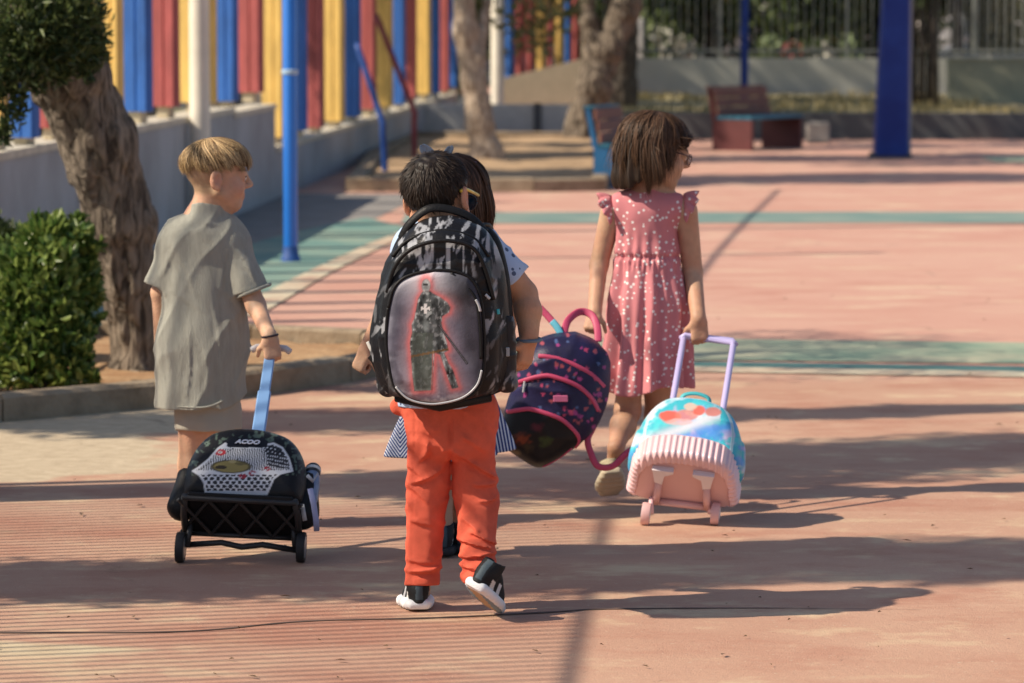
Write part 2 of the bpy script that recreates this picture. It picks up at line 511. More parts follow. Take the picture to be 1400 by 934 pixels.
    col = mix(ramp(noise(24, 3), 0.22, 0.30, (1,1,1,1), (0,0,0,1)), col, (0.16,0.09,0.07,1))
    vo = N.new('ShaderNodeTexVoronoi'); vo.feature = 'DISTANCE_TO_EDGE'; vo.inputs['Scale'].default_value = 0.33
    wv = N.new('ShaderNodeVectorMath'); wv.operation = 'MULTIPLY_ADD'; nv = N.new('ShaderNodeTexNoise'); nv.inputs['Scale'].default_value = 2.2; nv.inputs['Detail'].default_value = 6; L.new(vec, nv.inputs[0])
    L.new(nv.outputs['Color'], wv.inputs[0]); wv.inputs[1].default_value = (0.7,0.7,0.0); L.new(vec, wv.inputs[2]); L.new(wv.outputs[0], vo.inputs['Vector'])
    crk = math_('MULTIPLY', ramp(vo.outputs['Distance'], 0.0, 0.0045, (1,1,1,1), (0,0,0,1)), ramp(noise(0.45), 0.50, 0.62))
    col = mix(math_('MULTIPLY', crk, 0.65), col, (0.12,0.075,0.055,1))
    grain = N.new('ShaderNodeMapRange'); grain.inputs['To Min'].default_value = 0.80; grain.inputs['To Max'].default_value = 1.20; L.new(noise(260, 3, .7), grain.inputs[0])
    gcol = N.new('ShaderNodeCombineColor'); [L.new(grain.outputs[0], gcol.inputs[i]) for i in range(3)]
    col = mix(None, col, gcol.outputs[0], 'MULTIPLY')
    spk = ramp(noise(130, 2), 0.74, 0.80)
    col = mix(spk, col, (0.10,0.07,0.05,1))
    L.new(col, b.inputs['Base Color'])
    bp = N.new('ShaderNodeBump'); bp.inputs['Strength'].default_value = 0.5; bp.inputs['Distance'].default_value = 0.004
    L.new(math_('ADD', noise(180, 4), math_('MULTIPLY', noise(35, 5), 1.5)), bp.inputs['Height']); L.new(bp.outputs[0], b.inputs['Normal'])
    return m
g = MB(); g.add([(-150,-20,0),(150,-20,0),(150,400,0),(-150,400,0)], [(0,1,2,3)])
tag(g.build('ground', ground_mat()), 'worn red and pink painted asphalt of the school yard', kind='structure')

def strip(name, pts, mtl, z, label):
    n = len(pts)//2
    v = [(p[0], p[1], z) for p in pts]
    # pts: left side then right side of equal length
    f = [(i, i+1, n+i+1, n+i) for i in range(n-1)]
    o = mesh_obj(name, v, f, mtl, smooth=False)
    # faces up
    if o.data.polygons[0].normal.z < 0: o.data.flip_normals()
    return tag(o, label, kind='structure')
green = mat('green_paint', (0.24,0.33,0.24), rough=0.8, color2=(0.46,0.44,0.31), vscale=1.6, spec=0.25)
cream = mat('cream_line_paint', (0.60,0.55,0.40), rough=0.8, color2=(0.45,0.30,0.22), vscale=3.0, spec=0.25)
concrete_g = mat('grey_concrete', (0.26,0.245,0.23), rough=0.9, var=0.25, vscale=3, spec=0.2)
# cross band in front of the court and its white line
band = [(-0.30,17.15),(1.0,17.22),(3.2,16.95),(6.0,16.5)]; band2 = [(-0.30,18.25),(1.0,18.35),(3.2,18.05),(6.0,17.6)]
strip('green_court_band', band2+band, green, 0.004, 'green painted band across the near edge of the court')
wlp = [(-0.35,16.66),(0.76,16.66),(2.2,16.42),(6.0,15.85)]
strip('white_edge_line', [(x, y+0.26) for x, y in wlp]+wlp, cream, 0.005, 'pale painted line along the near edge of the court')
strip('crown_shade_band', [(x, y+0.50) for x, y in wlp]+[(x, y+0.262) for x, y in wlp], mat('crown_shade_teal', (0.10,0.22,0.20), rough=0.8, var=0.3, vscale=3), 0.0045, 'dark teal band painted as tree-crown shade behind the pale court line')  # darker strip of the green band: the leaning tree's crown shade put into colour
# long band along the wall with its cream line, and far cross band
def q(*uv): return [tuple(G(u, v)[:2]) for u, v in uv]
lb_l = q((60,432),(250,360),(400,318),(500,298)); lb_r = q((300,432),(420,372),(500,335),(560,312))
strip('green_side_band', lb_l+lb_r, mat('side_green_paint', (0.13,0.25,0.22), rough=0.8, color2=(0.27,0.34,0.26), vscale=1.2), 0.004, 'green painted band along the left side of the court')
cl_l = q((296,434),(418,374),(500,336.5),(562,312)); cl_r = q((352,434),(452,374),(520,340),(580,312))
strip('cream_side_line', cl_l+cl_r, cream, 0.0085, 'pale painted line along the left side of the court')
fb = [(-0.85,30.1),(3,30.2),(9,30.0)]
strip('green_far_band', fb+[(x, y-1.6) for x, y in fb], mat('far_green_paint', (0.13,0.225,0.205), rough=0.8, color2=(0.27,0.31,0.26), vscale=1.0), 0.004, 'green painted band across the far end of the court')
fb2 = [(5.2,40.2),(12,43.2)]
strip('far_green_stripe', [(x, y+1.6) for x, y in fb2]+fb2, green, 0.004, 'green painted stripe beside the big blue post')
# grey strip at the foot of the wall
def wall_x(y): return -3.854 + 0.056*y
strip('wall_foot_paving', [(wall_x(y), y) for y in (19,24,29,33.2)]+[(wall_x(y)+0.95+(y-19)*0.02, y) for y in (19,24,29,33.2)], concrete_g, 0.003, 'grey paving at the foot of the fence wall')
strip('verge', [(-90,-10),(-90,75)]+[(wall_x(-10)-.24,-10),(wall_x(75)-.24,75)], mat('verge_earth', (0.22,0.18,0.11), rough=1.0, color2=(0.14,0.15,0.07), vscale=0.8, bump=.8, bscale=12), 0.004, 'bare earth and dry grass verge behind the boundary wall')
# long thin dark strip across the foreground, painted in for a cable's shadow
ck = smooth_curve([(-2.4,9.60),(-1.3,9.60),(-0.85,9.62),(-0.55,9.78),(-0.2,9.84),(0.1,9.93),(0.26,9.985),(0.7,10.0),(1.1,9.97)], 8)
ckm = mat('shadow_line_dark', (0.10,0.065,0.05), rough=1.0)
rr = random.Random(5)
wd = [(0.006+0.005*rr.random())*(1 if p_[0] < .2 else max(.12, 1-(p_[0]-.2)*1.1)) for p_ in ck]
strip('shadow_line_strip', [(p[0], p[1]+w) for p, w in zip(ck, wd)]+[(p[0], p[1]-w) for p, w in zip(ck, wd)], ckm, 0.002, 'thin dark strip painted as a cable shadow across the foreground paving')
# small leaves and crumbs lying on the court
lv = MB(); rr = random.Random(8)
for i in range(150):
    y = 8.9+rr.random()**1.6*14; x = (rr.random()-0.5)*0.30*y; a = rr.random()*6.3; s = 0.004+0.007*rr.random()**2; z = 0.006
    c, sn = math.cos(a), math.sin(a)
    lv.add([(x-c*s*1.6, y-sn*s*1.6, z), (x+sn*s*.7, y-c*s*.7, z+.003), (x+c*s*1.6, y+sn*s*1.6, z+.002), (x-sn*s*.7, y+c*s*.7, z+.005)], [(0,1,2,3)])
tag(lv.build('fallen_leaf_litter', mat('dry_leaf', (0.16,0.10,0.05), rough=0.9, var=0.4, vscale=40)), 'dry leaf crumbs scattered on the red yard', kind='stuff')

# ------------------------------------------------------------------ planter in front of the leaning tree
pl = [(-5.2,11.8),(-2.0,14.63),(-1.44,15.14),(-1.05,15.66),(-0.70,16.22),(-0.42,16.86),(-0.40,17.3),(-0.62,17.68),(-1.2,17.98),(-2.1,18.3),(-3.3,18.5),(-5.2,18.4)]
def inset(poly, d):
    out = []; n = len(poly)
    for i in range(n):
        p0, p1, p2 = Vector(poly[i-1]), Vector(poly[i]), Vector(poly[(i+1)%n])
        e1 = (p1-p0).normalized(); e2 = (p2-p1).normalized()
        n1 = Vector((-e1.y, e1.x)); n2 = Vector((-e2.y, e2.x)); m = (n1+n2).normalized()
        out.append(tuple(p1+m*(d/max(0.3, m.dot(n1)))))
    return out
kerb_m = mat('kerb_concrete', (0.33,0.26,0.18), rough=0.95, color2=(0.19,0.14,0.09), vscale=6, bump=0.6, bscale=50)
soil_m = mat('dry_soil', (0.33,0.19,0.10), rough=1.0, color2=(0.45,0.30,0.17), vscale=5, bump=1.0, bscale=30, spec=0.1)
def planter(name, poly, kw, kh, label, smat, sub=1.0):
    root = empty(name, (0,0,0)); tag(root, label, 'planter')
    inn = inset(poly, kw); n = len(poly)
    for i in range(n):
        a, b, c, d = poly[i], poly[(i+1)%n], inn[(i+1)%n], inn[i]
        L = math.dist(a, b); k = max(1, int(round(L/sub)))
        for j in range(k):
            t0, t1 = j/k+0.004/L, (j+1)/k-0.004/L
            lerp = lambda p, q2, t: (p[0]+(q2[0]-p[0])*t, p[1]+(q2[1]-p[1])*t)
            hh = kh+rr.uniform(-0.006, 0.006); bv = 0.014
            A0, B0, C0, D0 = lerp(a,b,t0), lerp(a,b,t1), lerp(d,c,t1), lerp(d,c,t0)
            A1, B1, C1, D1 = lerp(A0,D0,0.13), lerp(B0,C0,0.13), lerp(C0,B0,0.13), lerp(D0,A0,0.13)
            m = MB()
            m.add([(*A0,-0.02),(*B0,-0.02),(*C0,-0.02),(*D0,-0.02),(*A0,hh-bv),(*B0,hh-bv),(*C0,hh-bv),(*D0,hh-bv),(*A1,hh),(*B1,hh),(*C1,hh),(*D1,hh)],
                  [(0,1,5,4),(1,2,6,5),(2,3,7,6),(3,0,4,7),(4,5,9,8),(5,6,10,9),(6,7,11,10),(7,4,8,11),(8,9,10,11)])
            m.build('kerb_stone', kerb_m, root)
    # uneven soil surface
    xs = [p[0] for p in inn]; ys = [p[1] for p in inn]
    nx, ny = 60, 50; V = []; F = []; idx = {}
    gx = np.linspace(min(xs), max(xs), nx); gy = np.linspace(min(ys), max(ys), ny)
    PX, PY = np.meshgrid(gx, gy, indexing='ij'); dd = poly_d(PX.ravel(), PY.ravel(), inn)
    P3 = np.stack([PX.ravel(), PY.ravel(), np.zeros(nx*ny)], 1)
    hz = kh*0.55 + 0.03*fbm(P3, 1.5, 3) + 0.012*fbm(P3, 8, 9)
    for i in range(nx):
        for j in range(ny):
            e = i*ny+j
            if dd[e] < 0.09: idx[e] = len(V); V.append((PX.ravel()[e], PY.ravel()[e], hz[e] if dd[e] < 0 else kh*0.3))
    for i in range(nx-1):
        for j in range(ny-1):
            es = (i*ny+j, (i+1)*ny+j, (i+1)*ny+j+1, i*ny+j+1)
            if all(e in idx for e in es): F.append(tuple(idx[e] for e in es))
    mesh_obj('soil', V, F, smat, root)
    return root
planter('kerbed_planter', pl, 0.13, 0.105, 'kerbed soil bed at the foot of the leaning tree', soil_m)
bed2 = [(-1.50,33.7),(0.2,33.6),(0.85,33.8),(1.0,36),(1.05,40),(1.3,47),(-1.35,47.2),(-1.55,40)]
planter('kerbed_bed', bed2, 0.16, 0.12, 'long kerbed bed of dry earth beneath the far trees', mat('tan_soil', (0.46,0.31,0.18), rough=1.0, color2=(0.30,0.20,0.11), vscale=1.2, bump=0.8, bscale=20), 1.6)

# ------------------------------------------------------------------ wall with the coloured fins
wall_m = mat('grey_wall_paint', (0.37,0.385,0.41), rough=0.9, color2=(0.27,0.275,0.28), vscale=1.1, bump=0.3, bscale=25)
cap_m = mat('wall_cap', (0.55,0.50,0.40), rough=0.9, var=0.25, vscale=6)
wdir = Vector((0.056,1,0)).normalized(); wnor = Vector((wdir.y,-wdir.x,0))       # towards the court
def wall_seg(root, y0, y1, h, mtl, th=0.22, cap=True, name='wall_panel'):
    a = Vector((wall_x(y0), y0, 0)); b = Vector((wall_x(y1), y1, 0)); n = -wnor*th
    m = MB(); m.add([a+Vector((0,0,-.05)), b+Vector((0,0,-.05)), b+n+Vector((0,0,-.05)), a+n+Vector((0,0,-.05)), a+Vector((0,0,h)), b+Vector((0,0,h)), b+n+Vector((0,0,h)), a+n+Vector((0,0,h))],
                    [(0,1,5,4),(1,2,6,5),(2,3,7,6),(3,0,4,7),(4,5,6,7)])
    o = m.build(name, mtl, root)
    if cap:
        e = wnor*0.015; z0, z1 = h+0.0015, h+0.045
        m = MB(); m.add([a+e+Vector((0,0,z0)), b+e+Vector((0,0,z0)), b+n-e+Vector((0,0,z0)), a+n-e+Vector((0,0,z0)), a+e+Vector((0,0,z1)), b+e+Vector((0,0,z1)), b+n-e+Vector((0,0,z1)), a+n-e+Vector((0,0,z1))],
                        [(0,1,5,4),(1,2,6,5),(2,3,7,6),(3,0,4,7),(4,5,6,7),(0,3,2,1)])
        m.build('coping', cap_m, root)
    return o
wroot = tag(empty('boundary_wall', (wall_x(20),20,0)), 'grey boundary wall stepping down along the left of the yard', 'wall')
wroot.location = (0,0,0)
ys = [5.0, 9.5, 14.0, 18.4, 22.4, 26.4, 29.6, 32.35]
for i in range(len(ys)-1):
    wall_seg(wroot, ys[i]+0.006, ys[i+1]-0.006, 0.815 if i < 6 else 0.775, wall_m)
ys = [32.36, 36.0, 40.5, 45.0, 50.0, 54.5]
for i in range(len(ys)-1):
    wall_seg(wroot, ys[i]+0.006, ys[i+1]-0.006, 0.405, wall_m)
# coloured fins: upright painted boards standing on the wall
FC = {'Y': mat('yellow_board_paint', (0.74,0.48,0.13), rough=0.6, var=0.30, vscale=2.0, stretch=(5,5,1.4), bump=.25, bscale=14),
      'B': mat('blue_board_paint', (0.022,0.125,0.44), rough=0.55, var=0.35, vscale=2.0, stretch=(5,5,1.4), bump=.25, bscale=14),
      'R': mat('red_board_paint', (0.40,0.085,0.08), rough=0.6, var=0.35, vscale=2.0, stretch=(5,5,1.4), bump=.25, bscale=14)}
FN = {'Y': 'yellow', 'B': 'blue', 'R': 'red'}
fin_edges = [(-70,'B'),(-30,'R'),(-5,'Y'),(31,'B'),(72,'R'),(104,'Y'),(134,'Y'),(160,'Y'),(185,'B'),(224,'R'),(260,'Y'),(310,'B'),(339,'R'),(373,'Y'),(403,'B'),(431,'R'),(454,'Y'),(481,'B'),(503,'R'),(524,'Y'),(546,'B'),(563,'R'),(578,'Y'),(597,'B'),(609,'R'),(622,'B'),(632,'Y')]
froot = tag(empty('coloured_board_fence'), 'fence of upright yellow, blue and red boards on the grey wall', 'fence')
FIN_TOP = 1.93
bracket_m = mat('bracket_cream', (0.55,0.47,0.32), rough=0.8, var=0.3, vscale=9)
for i in range(len(fin_edges)-1):
    (u0, c), (u1, _) = fin_edges[i], fin_edges[i+1]
    um = (u0+u1)/2; y = 19733.0/(987.0-um); wpx = (u1-u0)*y/FPX
    h = 0.90 if y < 32.3 else 0.49
    w = wpx*1.10; th = 0.045; ang = math.radians(-24)
    Mx = Matrix.Translation((wall_x(y)-0.09, y, 0)) @ Matrix.Rotation(ang, 4, 'Z')
    # hollow-section board: a shallow trapezoid with a fold, open edge at the back
    ww = w/2/math.cos(ang)*0.97
    prof = [(-ww,0.0),(-ww*0.86,-0.030),(ww*0.10,-0.030),(ww*0.18,-0.020),(ww*0.26,-0.030),(ww*0.86,-0.030),(ww,0.0),(ww,th),(ww*0.9,th),(-ww*0.9,th),(-ww,th)]
    m = MB(); m.prism(prof, h+rr.uniform(0.0,0.05), FIN_TOP+rr.uniform(-0.03,0.03))
    m.v = [tuple(Mx @ Vector(p)) for p in m.v]
    m.build('board', FC[c], froot)
    # foot bracket seen as a pale block under each board
    b2 = MB(); b2.box((-ww*0.55,0.004,h-0.045+0.0035),(ww*0.35,0.10,h+0.06), 0.008, Mx); b2.build('bracket', bracket_m, froot)
for z in ():
    p0 = Vector((wall_x(17.5)-0.17,17.5,z)); p1 = Vector((wall_x(55)-0.17,55,z))
    MB().tube([p0, p1], 0.025, 8).build('rail', mat('fence_rail_steel', (0.18,0.18,0.2), rough=0.5, metal=0.6), froot)
# steel railing on the near wall, outside the left edge: its bars rule the foreground with fine shadows
rl = tag(empty('steel_railing'), 'tall steel railing with close upright bars on the near wall', 'railing')
steel = mat('railing_paint', (0.10,0.11,0.13), rough=0.5)
y = 7.6; k = 0; bar0 = None
RT = 3.35
while y < 12.3:
    if bar0 is None:
        mb = MB(); mb.box((-0.0065,-0.0065,0),(0.0065,0.0065,RT-0.86), 0.0015); bar0 = mb.build('bar', steel, rl); ob = bar0
    else: ob = dup(bar0, rl)
    ob.location = (wall_x(y)-0.1, y, 0.86); y += 0.066
for z, r in ((RT+0.02, 0.015), (1.0, 0.022)):
    MB().tube([(wall_x(7.5)-0.1,7.5,z), (wall_x(12.3)-0.1,12.3,z)], r, 10).build('top_rail' if z > 2 else 'bottom_rail', steel, rl)
for yy in (7.55, 9.9, 12.3):
    MB().tube([(wall_x(yy)-0.1,yy,0.8), (wall_x(yy)-0.1,yy,RT+0.1)], 0.035, 10).build('post', steel, rl)
# overhead cable above the wall (its soft shadow lies across the court)
cb = smooth_curve([(-3.3,13.6,3.25),(-2.86,18.75,3.40),(-2.5,25,3.68),(-2.12,31.3,4.02),(-2.0,33.0,4.1)], 6)
tag(MB().tube([tuple(p) for p in cb], 0.017, 8).build('overhead_cable', mat('cable_rubber', (0.03,0.03,0.03), rough=0.7)), 'thick black cable strung high above the boundary wall', 'cable')

# ------------------------------------------------------------------ poles
pw = mat('concrete_pole', (0.76,0.71,0.60), rough=0.85, var=0.15, vscale=5)
x = (274-700)*26.95/FPX
m = MB(); m.lathe([(0.085,-0.05),(0.08,0.0),(0.075,0.5),(0.070,3.0),(0.06,6.5),(0.04,6.55)], 24)
o = m.build('concrete_lamp_pole', pw, smooth=True, auto=50); o.location = (x,26.95,0)
tag(o, 'pale concrete lamp pole rising behind the boy in the linen shirt', 'pole')
o = tag(empty('blue_pole', ((397-700)*24.15/FPX,24.15,0)), 'slim bright blue metal pole beside the side band', 'pole')
blue_p = mat('bright_blue_enamel', (0.02,0.17,0.62), rough=0.35, var=0.08, vscale=4, coat=0.3)
MB().lathe([(0.046,-0.02),(0.046,3.6),(0.02,3.63)], 20).build('shaft', blue_p, o, auto=50)
MB().lathe([(0.047,1.205),(0.053,1.21),(0.053,1.235),(0.047,1.24)], 20).build('collar', mat('collar_grey', (0.35,0.5,0.65), rough=0.4), o, auto=40)
MB().lathe([(0.062,-0.02),(0.062,0.03),(0.052,0.045),(0.048,0.10)], 20).build('foot_sleeve', mat('blue_worn', (0.03,0.10,0.35), rough=0.6, var=0.4, vscale=14), o, auto=40)
# big tapered blue post
o = tag(empty('blue_hoop_post', ((1217-700)*41.6/FPX,41.6,0)), 'massive tapered dark blue steel post on a base plate', 'post')
bm_ = mat('navy_enamel', (0.007,0.026,0.19), rough=0.45, var=0.35, vscale=2.5, spec=.3, color2=(0.012,0.045,0.26))
def taper(w0, w1, d0, d1, z0, z1, ch=0.03, sx=0.0):
    r0 = [(-w0+ch,-d0),(w0-ch,-d0),(w0,-d0+ch),(w0,d0-ch),(w0-ch,d0),(-w0+ch,d0),(-w0,d0-ch),(-w0,-d0+ch)]
    r1 = [(sx+a*w1/w0, b*d1/d0) for a, b in r0]
    n = 8; v = [(a,b,z0) for a,b in r0]+[(a,b,z1) for a,b in r1]
    return v, [tuple(range(n))[::-1], tuple(range(n,2*n))]+[(k,(k+1)%n,n+(k+1)%n,n+k) for k in range(n)]
MB().add(*taper(0.185,0.115,0.17,0.11,0.03,3.6,0.03,0.085)).build('shaft', bm_, o)
MB().box((-0.23,-0.22,0.0),(0.23,0.22,0.03),0.008).build('base_plate', mat('rust_plate', (0.06,0.05,0.06), rough=0.7, var=0.4, vscale=12), o)
for sx_ in (-0.195,0.195):
    for sy_ in (-0.19,0.19):
        MB().lathe([(0.02,0.03),(0.02,0.055),(0.012,0.06)],6,(sx_,sy_,0)).build('bolt', steel, o)
MB().box((0.20,0.05,0.0),(0.235,0.10,3.2),0.006).build('cable_conduit', mat('conduit_grey', (0.35,0.38,0.42), rough=0.5), o)
# slim navy pole far behind
o = MB().lathe([(0.055,0),(0.055,3.2),(0.02,3.25)],16).build('navy_pole', bm_, auto=50); o.location = ((1017-700)*51.5/FPX,51.5,0)
tag(o, 'slim navy pole standing behind the teal bench', 'pole')
o = MB().lathe([(0.085,0),(0.08,3.4),(0.03,3.45)],16).build('pale_pole', pw, auto=50); o.location = ((680-700)*50.0/FPX,50.0,0)
tag(o, 'pale round pole between the two far trees', 'pole')
# bent pipe supports leaning on the far wall
def pipe_brace(name, a, b, c, y, r, mtl, label):
    P = smooth_curve([W(*a, y+0.25), W(a[0]*0.3+b[0]*0.7, a[1]*0.3+b[1]*0.7, y+0.07), W(*b, y), W(b[0]*0.85+c[0]*0.15, b[1]*0.8+c[1]*0.2, y), Vector((W(*c, y).x, y, 0.0))], 6)
    tag(MB().tube(P, r, 10).build(name, mtl, smooth=True), label, 'pipe')
pipe_brace('red_pipe_brace', (514,20), (566,152), (567,215), 40.0, 0.03, mat('red_pipe', (0.22,0.03,0.04), rough=0.5), 'bent red steel pipe leaning on the board fence')
pipe_brace('blue_pipe_brace', (488,60), (523,168), (527,240), 36.6, 0.03, mat('blue_pipe', (0.012,0.06,0.26), rough=0.5), 'bent blue steel pipe leaning on the board fence')
# ------------------------------------------------------------------ trees and shrubs
def leaf_mat(name, c, c2, rough=0.5, trans=0.25, spec=0.5):
    m = mat(name, c, rough=rough, spec=spec); N, L, b = nodes_of(m)
    a = N.new('ShaderNodeAttribute'); a.attribute_name = 'Col'
    mx = N.new('ShaderNodeMix'); mx.data_type = 'RGBA'; mx.inputs[6].default_value = (*c,1); mx.inputs[7].default_value = (*c2,1)
    L.new(a.outputs['Fac'], mx.inputs[0]); L.new(mx.outputs[2], b.inputs['Base Color'])
    if trans:
        t = N.new('ShaderNodeBsdfTranslucent'); L.new(mx.outputs[2], t.inputs[0])
        ms = N.new('ShaderNodeMixShader'); ms.inputs[0].default_value = trans
        out = [n for n in N if n.type == 'OUTPUT_MATERIAL'][0]
        L.new(b.outputs[0], ms.inputs[1]); L.new(t.outputs[0], ms.inputs[2]); L.new(ms.outputs[0], out.inputs[0])
    return m
def leaf_mesh(name, C, length, width, mtl, parent=None, seed=0, out=None, droop=0.0, fold=0.25, upb=0.3):
    """one mesh of folded leaves, centres C (n,3); out (n,3) preferred direction"""
    R = np.random.RandomState(seed); n = len(C)
    d = R.normal(size=(n,3)); d /= np.linalg.norm(d, axis=1)[:,None]
    if out is not None: d = d*0.75+out*1.0
    d[:,2] += upb-droop; d /= np.linalg.norm(d, axis=1)[:,None]
    s = np.cross(d, R.normal(size=(n,3))); s /= np.linalg.norm(s, axis=1)[:,None]+1e-9
    nn = np.cross(s, d)
    L = (length*(0.65+0.7*R.rand(n)))[:,None]; Wd = (width*(0.7+0.6*R.rand(n)))[:,None]
    b = C-d*L*0.5; t = C+d*L*0.5-nn*L*0.12
    m1 = C-d*L*0.08+s*Wd*0.5+nn*Wd*fold; m2 = C-d*L*0.08-s*Wd*0.5+nn*Wd*fold
    m3 = C+d*L*0.28+s*Wd*0.34+nn*Wd*fold*0.5; m4 = C+d*L*0.28-s*Wd*0.34+nn*Wd*fold*0.5
    V = np.stack([b,m1,m3,t,m4,m2], 1).reshape(-1,3)
    base = (np.arange(n)*6)[:,None]
    Q = np.concatenate([base+np.array([[0,1,2,3]]), base+np.array([[0,3,4,5]])])
    col = np.repeat(R.rand(n)**1.5, 6)[:,None]*np.ones((1,3))
    return mesh_obj(name, V, Q, mtl, parent, smooth=False, colors=col)
def limb(mb, pts, r0, r1, n=10, wob=0.0, seed=0):
    P = smooth_curve(pts, 6); R = random.Random(seed); m = len(P)
    rad = [(r0+(r1-r0)*(i/(m-1)))*(1+R.uniform(-wob,wob)) for i in range(m)]
    mb.tube([tuple(p) for p in P], rad, n); return P
def bark_mat(name, c, c2, scale=1.0):
    m = mat(name, c, rough=0.95, spec=0.15); N, L, b = nodes_of(m)
    tc = N.new('ShaderNodeTexCoord'); mp = N.new('ShaderNodeMapping'); mp.inputs['Scale'].default_value = (9*scale,9*scale,2.2*scale)
    L.new(tc.outputs['Object'], mp.inputs[0])
    n1 = N.new('ShaderNodeTexNoise'); n1.inputs['Scale'].default_value = 3.0; n1.inputs['Detail'].default_value = 9; n1.inputs['Distortion'].default_value = 1.2
    L.new(mp.outputs[0], n1.inputs[0])
    rp = N.new('ShaderNodeValToRGB'); rp.color_ramp.elements[0].position = 0.36; rp.color_ramp.elements[1].position = 0.64
    rp.color_ramp.elements[0].color = (*c,1); rp.color_ramp.elements[1].color = (*c2,1)
    L.new(n1.outputs[0], rp.inputs[0]); L.new(rp.outputs[0], b.inputs['Base Color'])
    bp = N.new('ShaderNodeBump'); bp.inputs['Strength'].default_value = 1.0; bp.inputs['Distance'].default_value = 0.03
    L.new(n1.outputs[0], bp.inputs['Height']); L.new(bp.outputs[0], b.inputs['Normal'])
    return m
bark = bark_mat('bark_brown', (0.062,0.050,0.040), (0.30,0.245,0.19))
bark_pale = bark_mat('bark_pale', (0.26,0.19,0.14), (0.55,0.45,0.35))
bark_dark = bark_mat('bark_dark', (0.05,0.042,0.035), (0.13,0.11,0.09))
leaf_dark = leaf_mat('leaf_dark_green', (0.03,0.058,0.020), (0.18,0.23,0.075), rough=0.45, trans=0.28)
leaf_mid = leaf_mat('leaf_mid_green', (0.05,0.085,0.025), (0.12,0.17,0.05), rough=0.45, trans=0.25)
leaf_gloss = leaf_mat('leaf_glossy_green', (0.06,0.125,0.025), (0.34,0.42,0.11), rough=0.32, trans=0.32)
leaf_olive = leaf_mat('leaf_olive', (0.10,0.115,0.04), (0.22,0.22,0.09), rough=0.5, trans=0.3)

def clump_points(centers, radii, counts, seed, shell=0.5, squash=(1,1,1)):
    R = np.random.RandomState(seed); P = []; O = []
    for c, r, n in zip(centers, radii, counts):
        d = R.normal(size=(n,3)); d /= np.linalg.norm(d, axis=1)[:,None]
        rad = (shell+(1-shell)*R.rand(n))**0.6*r*(0.8+0.35*R.rand(n))
        P.append(np.array(c)+d*rad[:,None]*np.array(squash)); O.append(d)
    return np.concatenate(P), np.concatenate(O)

# --- the leaning tree on the left: knotted trunk as one surface
def sdf_trunk(name, joints, k, h, mtl, parent, ridge=0.012, seed=0, flare=None):
    """joints: list of (point, radius, parent index or -1)"""
    P = [Vector(j[0]) for j in joints]; pad = 0.35
    lo = [min(p[i] for p in P)-pad for i in range(3)]; hi = [max(p[i] for p in P)+pad for i in range(3)]
    s = SDF(lo, hi, h)
    for (p, r, pi) in joints:
        if pi >= 0: s.cone(joints[pi][0], p, joints[pi][1], r, k)
    if flare:
        for a, b, r1, r2 in flare: s.cone(a, b, r1, r2, k)
    def f(Q):
        n1 = np.abs(vnoise(Q + 0.04*np.stack([vnoise(Q,6,seed+5)]*3,1), (22,22,4.5), seed)); n2 = vnoise(Q, (55,55,14), seed+3)
        return ridge*(n1*1.6-0.5)+ridge*0.35*n2 + ridge*.6*vnoise(Q, 5, seed+8)
    s.disp(f, 0.06)
    return s.build(name, mtl, parent, relax=0)
tr = tag(empty('leaning_tree', (-1.62,16.4,0.05)), 'leaning tree with thick furrowed trunk in the kerbed planter', 'tree')
tr.location = (0,0,0)
b0 = W(186,500,16.4); 
J = [((b0.x, 16.4, -0.1), 0.098, -1), (W(186,470,16.4), 0.092, 0), (W(178,400,16.38), 0.108, 1), (W(165,300,16.32), 0.140, 2), (W(135,200,16.24), 0.158, 3), (W(92,100,16.15), 0.166, 4),
     (W(60,20,16.05), 0.15, 5), (W(20,-120,15.9), 0.11, 6), (W(-40,-330,15.8), 0.07, 7), (W(70,-100,16.5), 0.09, 6), (W(120,-330,16.9), 0.06, 9), (W(-60,-60,16.0), 0.075, 5)]
J = [(tuple(p), r, i) for p, r, i in J]
fl = [((b0.x,16.4,0.10),(b0.x+0.13,16.33,0.0),0.06,0.03),((b0.x,16.4,0.10),(b0.x-0.13,16.30,0.0),0.06,0.03),((b0.x,16.4,0.10),(b0.x+0.02,16.26,0.0),0.06,0.035)]
sdf_trunk('trunk', J, 0.05, 0.013, bark, tr, 0.016, 4, fl)
# crown: hanging dark clumps low on the left, the rest above the frame
R = random.Random(3); cs = []; rs = []; ns = []
for (u, v, y, r, n) in [(20,20,15.6,.22,900),(70,30,15.65,.20,900),(110,45,15.75,.15,620),(60,62,15.62,.14,560),(25,70,15.55,.16,620),(105,18,15.7,.17,700),(120,68,15.8,.085,240),(128,30,15.82,.075,220),(92,82,15.7,.07,200),
                        (10,135,15.6,.075,150),(16,165,15.6,.05,60),(2,178,15.6,.045,60),(138,22,15.8,.045,90),(140,50,15.8,.04,70),(136,80,15.8,.05,90),(118,98,15.75,.045,70),(80,104,15.7,.05,80),(52,118,15.62,.04,46),(30,150,15.6,.035,30),(40,95,15.6,.08,180),(-20,60,15.6,.24,700),(0,100,15.6,.10,260),(5,190,15.62,.03,26),(24,128,15.6,.04,50)]:
    cs.append(tuple(W(u,v,y))); rs.append(r); ns.append(n)
for i in range(26):
    a = R.random()*6.28; rr_ = R.random()**0.5*1.5
    cs.append((-2.4+rr_*math.cos(a)*0.85, 16.75+rr_*math.sin(a)*0.75, 2.25+R.random()*1.7)); rs.append(R.uniform(.3,.5)); ns.append(420)
P, O = clump_points(cs, rs, ns, 11, 0.35)
